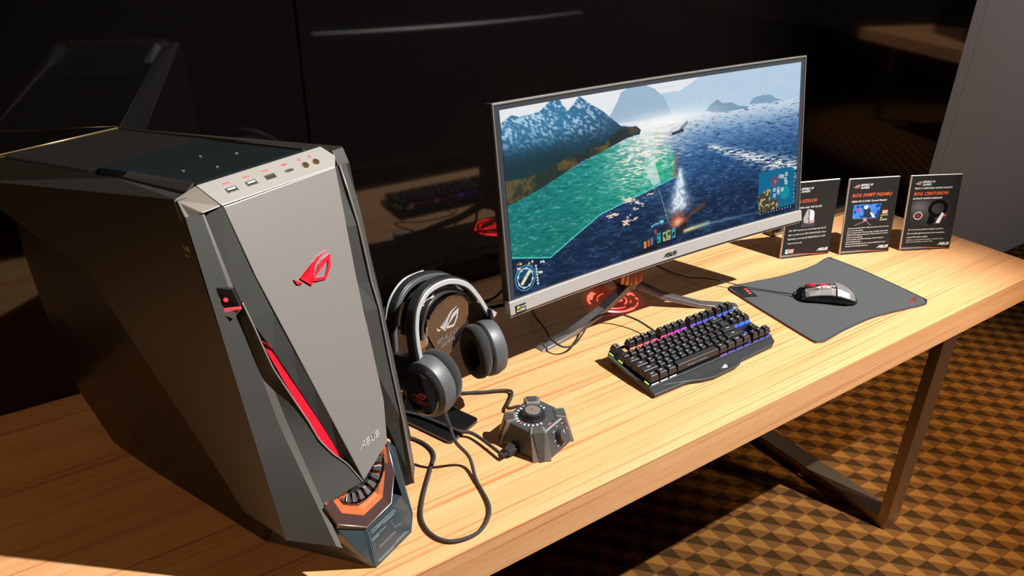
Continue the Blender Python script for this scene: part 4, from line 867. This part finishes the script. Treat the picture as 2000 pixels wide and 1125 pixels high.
# corner clips
for sx, sy in ((-1, -1), (1, -1), (1, 1), (-1, 1)):
    d = Vector((sx, sy, 0)).normalized(); s_ = Vector((-d.y, d.x, 0)); b0 = Vector((sx*.0440, sy*.0455, 0)); t0 = Vector((sx*.036, sy*.034+.004, .0478)); t1 = Vector((sx*.027, sy*.025+.004, .0490)); o_ = d*.0035
    prof = [(b0, .0165), (t0, .0145), (t1, .012)]
    v = [p+o_*(1 if i < 2 else .0)+s_*w_*e+(Vector((0, 0, .0022)) if i else Vector((0, 0, .001))) for i, (p, w_) in enumerate(prof) for e in (-1, 1)]
    v += [p-d*.004+s_*w_*e-Vector((0, 0, .002 if i else -.001)) for i, (p, w_) in enumerate(prof) for e in (-1, 1)]
    f = [(0, 1, 3, 2), (2, 3, 5, 4), (6, 8, 9, 7), (8, 10, 11, 9), (0, 2, 8, 6), (2, 4, 10, 8), (1, 7, 9, 3), (3, 9, 11, 5), (0, 6, 7, 1), (4, 5, 11, 10)]
    cl = obj('corner_clip', v, f, M_CLIP, hubx, False, .0008)
    ins = [v[0]*.62+v[1]*.38, v[0]*.38+v[1]*.62, v[2]*.15+v[3]*.85, v[4]*.2+v[5]*.8, v[4]*.8+v[5]*.2, v[2]*.85+v[3]*.15]
    nn_ = (v[1]-v[0]).cross(v[2]-v[0]).normalized(); nn_ = nn_ if nn_.dot(d) > 0 else -nn_
    obj('clip_inlay', [p+nn_*.0012+Vector((0, 0, .0006)) for p in ins], [(0, 1, 2, 5), (5, 2, 3, 4)], mat('clip_inlay', (.05, .048, .046), .45, bump=(1100, .9)) if 'clip_inlay' not in bpy.data.materials else bpy.data.materials['clip_inlay'], cl)
pgl = hull('cable_plug', [Vector((x, y, z)) for x, y in ((-.053, -.003), (-.053, .018), (-.076, .002), (-.076, .013), (-.06, -.003), (-.06, .018)) for z in (.004, .016)], M_RUB, hubx, .0012)
for k in range(4): cyl('strain_ring', (-.077-.0028*k, .0075, .010), (-1, 0, 0), .0045-.0004*k, .0045-.0004*k, .0016, M_RUB, pgl, 10)

# ================================================================== headset stand
hs = thing('headset_stand', 'glossy black headset stand with shield-shaped plate and flat base', 'headset stand', (.552, .955, ZT), R(21.5))
plate('base_plate', [Vector((-.041+.006*(1-math.cos(a)), 0+.006*(1-math.sin(a)), .0)) for a in [R(0), R(45), R(90)]][::-1]+[Vector((-.041, .16, 0)), Vector((.041, .16, 0))]+[Vector((.041-.006*(1-math.cos(a)), .006*(1-math.sin(a)), 0)) for a in [R(0), R(45), R(90)]], (0, 0, .008), M_GLOSS, hs, .001)
loft('upright', [[Vector((x, y, z)) for x, y in ((-w_, yy), (w_, yy), (w_, yy+.008), (-w_, yy+.008))] for w_, yy, z in ((.03, .12, .006), (.022, .115, .07), (.018, .10, .14), (.022, .075, .20), (.03, .05, .245), (.03, .04, .262))], M_GLOSS, hs, True, False, .0015)
shp = [(-.052, .252), (-.03, .266), (0, .271), (.035, .264), (.060, .250), (.056, .212), (.022, .176), (-.012, .158), (-.038, .184), (-.056, .226)]
shd = plate('shield_plate', [Vector((x, .030+(z-.2)*.10, z)) for x, z in shp], (0, .006, 0), M_GLOSS, hs, .001)
loft('cradle', [[Vector((x, y, z)) for y in (.03, .085)]+[Vector((x, y, z-.006)) for y in (.085, .03)] for x, z in ((-.05, .255), (-.03, .268), (0, .272), (.03, .266), (.05, .252))], M_GLOSS, hs, True, False, .001)
sm_ = frame(Vector((-.034, .0295, .196)), (1, 0, 0), (0, .10, 1))
emblem('emblem', .062, sm_ @ T2(.002, .012), M_SILVP, shd, .0005)
for j, (s_, x0) in enumerate((('REPUBLIC OF', -.002), ('GAMERS', .007))): text('lettering', s_, .0115, sm_ @ T2(x0, -.0015-.0105*j), M_SILVP, shd, shear=.2, depth=.0005, bold=.0001, width=.058 if j == 0 else .038)

# ================================================================== headset
hd = thing('gaming_headset', 'large black and grey over-ear gaming headset hanging on the glossy stand', 'headset', (.5447, .9736, ZT), R(26))
def HP(r, f_, z): return Vector((r, -f_, z))
AS = -.0085   # fore-aft place of the bands
AF = [(-.104, .196), (-.111, .235), (-.112, .272), (-.102, .303), (-.070, .323), (-.014, .317), (.040, .288), (.078, .247), (.106, .207), (.122, .184)]
AR = [(-.108, .196), (-.108, .225), (-.106, .257), (-.091, .294), (-.054, .313), (0, .307), (.056, .281), (.092, .238), (.112, .205)]
def arch(name, pts, f0, f1, th, m, off=0):
    C = catmull([Vector((r, 0, z)) for r, z in pts], 6); secs = []; cen = Vector((.003, 0, .2))
    for i, p in enumerate(C):
        t = (C[min(i+1, len(C)-1)]-C[max(i-1, 0)]).normalized(); nrm = Vector((-t.z, 0, t.x)); nrm = nrm if nrm.dot(p-cen) > 0 else -nrm
        a = p+nrm*off; b_ = a-nrm*th
        secs.append([Vector((q_.x, -(f_+AS), q_.z)) for q_, f_ in ((a, f0), (a, f1), (b_, f1), (b_, f0))])
    return loft(name, secs, m, hd, True, 'auto', .0015)
arch('front_band', AF, .010, -.006, .0135, M_BLACK); arch('front_band_edge', AF, .0125, .0085, .0095, M_GREYL, -.003)
arch('rear_band', AR, -.036, -.050, .012, M_BLACK); arch('rear_band_edge', AR, -.0335, -.0375, .009, M_GREYP, -.002)
arch('outer_trim', [(r, z) for r, z in AR[1:6]], -.049, -.053, .006, M_GREYL, .0012)
# suspended head pad
PADS = [(-.082, .228), (-.078, .258), (-.058, .284), (-.02, .290), (.018, .279), (.05, .257), (.068, .232)]
arch('head_pad', PADS, .002, -.042, .007, mat('headband_leather', (.02, .021, .023), .35))
tp = frame(HP(-.062, -.036, .2845), (.86, .15, .10), (.2, .8, .45)); 
for j in range(2):
    c_ = HP(-.058+.045*j, -.022, .2905-.0015*j)
emblem('emblem', .034, frame(HP(-.062, -.010, .278), (.9, 0, .42), (-.15, .96, .25)), M_WHITE, hd, .0016)
text('lettering', 'ROG', .016, frame(HP(-.026, -.014, .2925), (1, 0, -.12), (0, 1, .1)), M_WHITE, hd, shear=.3, depth=.0006, bold=.0006, width=.05)
for r, z, dx in ((-.0795, .24, -.15), (.066, .235, .55)): text('lettering', 'CENTURION', .006, frame(HP(r, .0025, z-.018 if r < 0 else z), (dx*.2+.05, 0, 1) if r < 0 else (1, 0, -.8), (-1, 0, .1) if r < 0 else (.8, 0, 1)), M_SILVP, hd, depth=.001)
# sliders / yokes at the ends of the bands
hull('yoke', [HP(-.106, .012, .205), HP(-.113, -.05, .205), HP(-.098, .014, .21), HP(-.098, -.05, .21), HP(-.118, .004, .15), HP(-.115, -.045, .15), HP(-.104, .018, .185), HP(-.1, -.05, .17)], M_BLACK, hd, .002)
hull('yoke', [HP(.112, .012, .20), HP(.112, -.05, .20), HP(.1, .012, .205), HP(.1, -.05, .21), HP(.116, .004, .15), HP(.112, -.045, .15), HP(.124, .01, .182), HP(.118, -.045, .178)], M_BLACK, hd, .002)
hull('yoke_tip', [HP(.100, .0135, .206), HP(.128, .013, .184), HP(.108, .0135, .186), HP(.1, .002, .206), HP(.127, .0, .184), HP(.108, .0, .184)], M_GREYL, hd, .0008)
hull('yoke_tip', [HP(-.104, .0135, .20), HP(-.094, .02, .195), HP(-.108, .016, .172), HP(-.104, .0, .20), HP(-.096, .0, .19)], M_GREYL, hd, .0008)
CUP = [(-.036, .022), (-.022, .046), (.004, .054), (.028, .042), (.044, .018), (.046, -.010), (.036, -.034), (.014, -.048), (-.010, -.046), (-.030, -.026), (-.039, -.002)]
CUP = [tuple(p)[:2] for p in catmull([(a, b_, 0) for a, b_ in CUP[-2:]+CUP+CUP[:2]], 4)[8:-8]]
def cupsec(r, cf, cz, k, rot=0): return [HP(r, cf+(a*math.cos(rot)-b_*math.sin(rot))*k, cz+(a*math.sin(rot)+b_*math.cos(rot))*k) for a, b_ in CUP]
def round_poly(n=26): return [(math.cos(2*math.pi*i/n), math.sin(2*math.pi*i/n)) for i in range(n)]
def cup(sg, r0, cf, cz, tilt, ang=0):
    ca, sa = math.cos(R(ang)), math.sin(R(ang))
    def turn(p):
        a, b_ = p.x-sg*r0, -p.y-cf; return HP(sg*r0+a*ca-b_*sa, cf+a*sa+b_*ca, p.z)
    P_ = lambda r, k, df=0, dz_=0: [turn(p) for p in cupsec(sg*r, cf+df, cz+dz_+tilt*(r-.09), k)]
    loft('ear_cup', [P_(r0+.030, .80), P_(r0+.026, .97), P_(r0+.012, 1.04), P_(r0, 1.02), P_(r0-.004, .92)], M_GREYP, hd, True, 'auto', .0015)
    loft('ear_cup_cover', [P_(r0+.0345, .66, -.002, -.004), P_(r0+.033, .76, -.002, -.004), P_(r0+.028, .80, -.002, -.004)], M_GLOSS, hd, True, 'auto', .001)
    rp = round_poly(); sec = []
    for dr, k in ((-.004, .90), (-.007, 1.02), (-.014, 1.07), (-.021, 1.04), (-.026, .92), (-.027, .74), (-.022, .60), (-.006, .58)):
        sec.append([turn(HP(sg*(r0+dr), cf+.003+a*.041*k, cz+.003+b_*.050*k+tilt*(r0-.09))) for a, b_ in rp])
    loft('ear_cushion', sec, M_CUSH, hd, False, True)
    loft('driver_cloth', [[turn(HP(sg*(r0-q_), cf+.003+a*.026, cz+.003+b_*.032)) for a, b_ in rp] for q_ in (.007, .004)], M_BLACK, hd)
cup(-1, .084, .012, .155, 0); cup(1, .079, .006, .130, 0, 24)
lm = frame(HP(-.1193, .012-.012, .146), (0, -1, 0), (0, 0, 1))
M_RLOGO = mat('red_emblem_print', (.85, .12, .07), .5)
emblem('emblem', .026, lm, M_RLOGO, hd, .0006)
for j, s_ in enumerate(('REPUBLIC OF', 'GAMERS')): text('lettering', s_, .0045, lm @ T2(.004+.004*j, -.005-.0045*j), M_RLOGO, hd, shear=.3, depth=.0006, bold=.0002)
tube('cable_boot', [HP(-.092, .036, .116), HP(-.092, .044, .100), HP(-.091, .050, .085)], lambda t: .0065-.003*t, M_RUB, hd, 10, 4)
tube('microphone_boom', [HP(-.112, -.045, .15), HP(-.116, -.055, .17), HP(-.116, -.060, .20)], .006, M_BLACK, hd, 10, 4)

# ================================================================== cables
def cable(name, label, pts, rad, m=None):
    o = tube(name, [(x, y, ZT+z) for x, y, z in pts], rad, m or M_CABLE, None, 8, 8)
    return tag(o, label, 'cable')
hw = Matrix.Translation((.5447, .9736, 0)) @ Matrix.Rotation(R(26), 4, 'Z')
b0 = hw @ HP(-.091, .050, .085)
cable('headset_cable', 'braided black cable looping from the left ear cup across the desk front', [(b0.x, b0.y, .087), (b0.x+.004, b0.y-.012, .06), (.512, .873, .020), (.502, .835, .004), (.489, .775, .0035), (.465, .745, .0035), (.435, .733, .0035), (.4, .741, .0035), (.383, .767, .0035), (.384, .804, .0035), (.406, .843, .0035), (.448, .896, .0035), (.473, .927, .0035), (.476, .957, .0035), (.463, .99, .0035), (.43, 1.03, .0035)], .0031)
hubm = Matrix.Translation((.652, .8745, 0)) @ Matrix.Rotation(R(18), 4, 'Z'); b1 = hubm @ Vector((-.085, .0075, .010))
cable('hub_cable', 'black cable running from the control box plug over the stand base', [(b1.x, b1.y, .0105), (.558, .931, .010), (.536, .955, .013), (.516, .998, .013), (.497, 1.035, .013), (.47, 1.07, .012), (.44, 1.09, .006), (.41, 1.10, .004)], .0031)
b2 = hubm @ Vector((.030, .056, .012))
cable('usb_cable', 'black cable curving from the rear of the control box behind the headset', [(b2.x, b2.y, .013), (b2.x+.004, b2.y+.014, .016), (b2.x-.012, b2.y+.030, .010), (.69, 1.012, .006), (.64, 1.042, .005), (.60, 1.066, .004), (.56, 1.10, .004), (.50, 1.18, .004), (.46, 1.28, .004)], .0030)
cable('keyboard_cable', 'thin black keyboard cable snaking past the left monitor foot', [(1.069, 1.0105, .0200), (1.069, 1.032, .021), (1.062, 1.066, .026), (1.042, 1.10, .030), (1.012, 1.118, .030), (.968, 1.112, .026), (.925, 1.088, .018), (.885, 1.066, .018), (.858, 1.068, .022), (.852, 1.10, .026), (.868, 1.15, .026), (.89, 1.22, .02), (.93, 1.28, .012), (1.0, 1.38, .004), (1.06, 1.44, .003)], .0022, M_RUB)
mw = Matrix.Translation((1.4975, .965, 0)) @ Matrix.Rotation(math.atan2(-.095, .106), 4, 'Z'); b3 = mw @ Vector((-.012, 0, 0))
cable('mouse_cable', 'thin black mouse cable crossing the pad corner toward the monitor', [(b3.x, b3.y, .0108), (1.474, 1.000, .008), (1.443, 1.043, .0075), (1.413, 1.074, .012), (1.39, 1.10, .016), (1.365, 1.14, .016), (1.343, 1.18, .008), (1.335, 1.24, .003), (1.33, 1.34, .003), (1.30, 1.44, .003)], .0016, M_RUB)
cable('power_cord', 'black power cord lying along the back of the desk left of the monitor', [(.30, 1.36, .0035), (.45, 1.362, .0035), (.607, 1.357, .0035), (.75, 1.338, .0035), (.883, 1.318, .0035), (1.0, 1.31, .0035), (1.06, 1.36, .0035), (1.08, 1.44, .0035)], .0035, M_RUB)
cable('video_cable', 'thin black cord rising at the back beside the left monitor edge', [(.70, 1.40, .003), (.80, 1.372, .003), (.86, 1.352, .006), (.90, 1.350, .03), (.93, 1.352, .06), (.96, 1.35, .11), (.97, 1.33, .17)], .003, M_RUB)
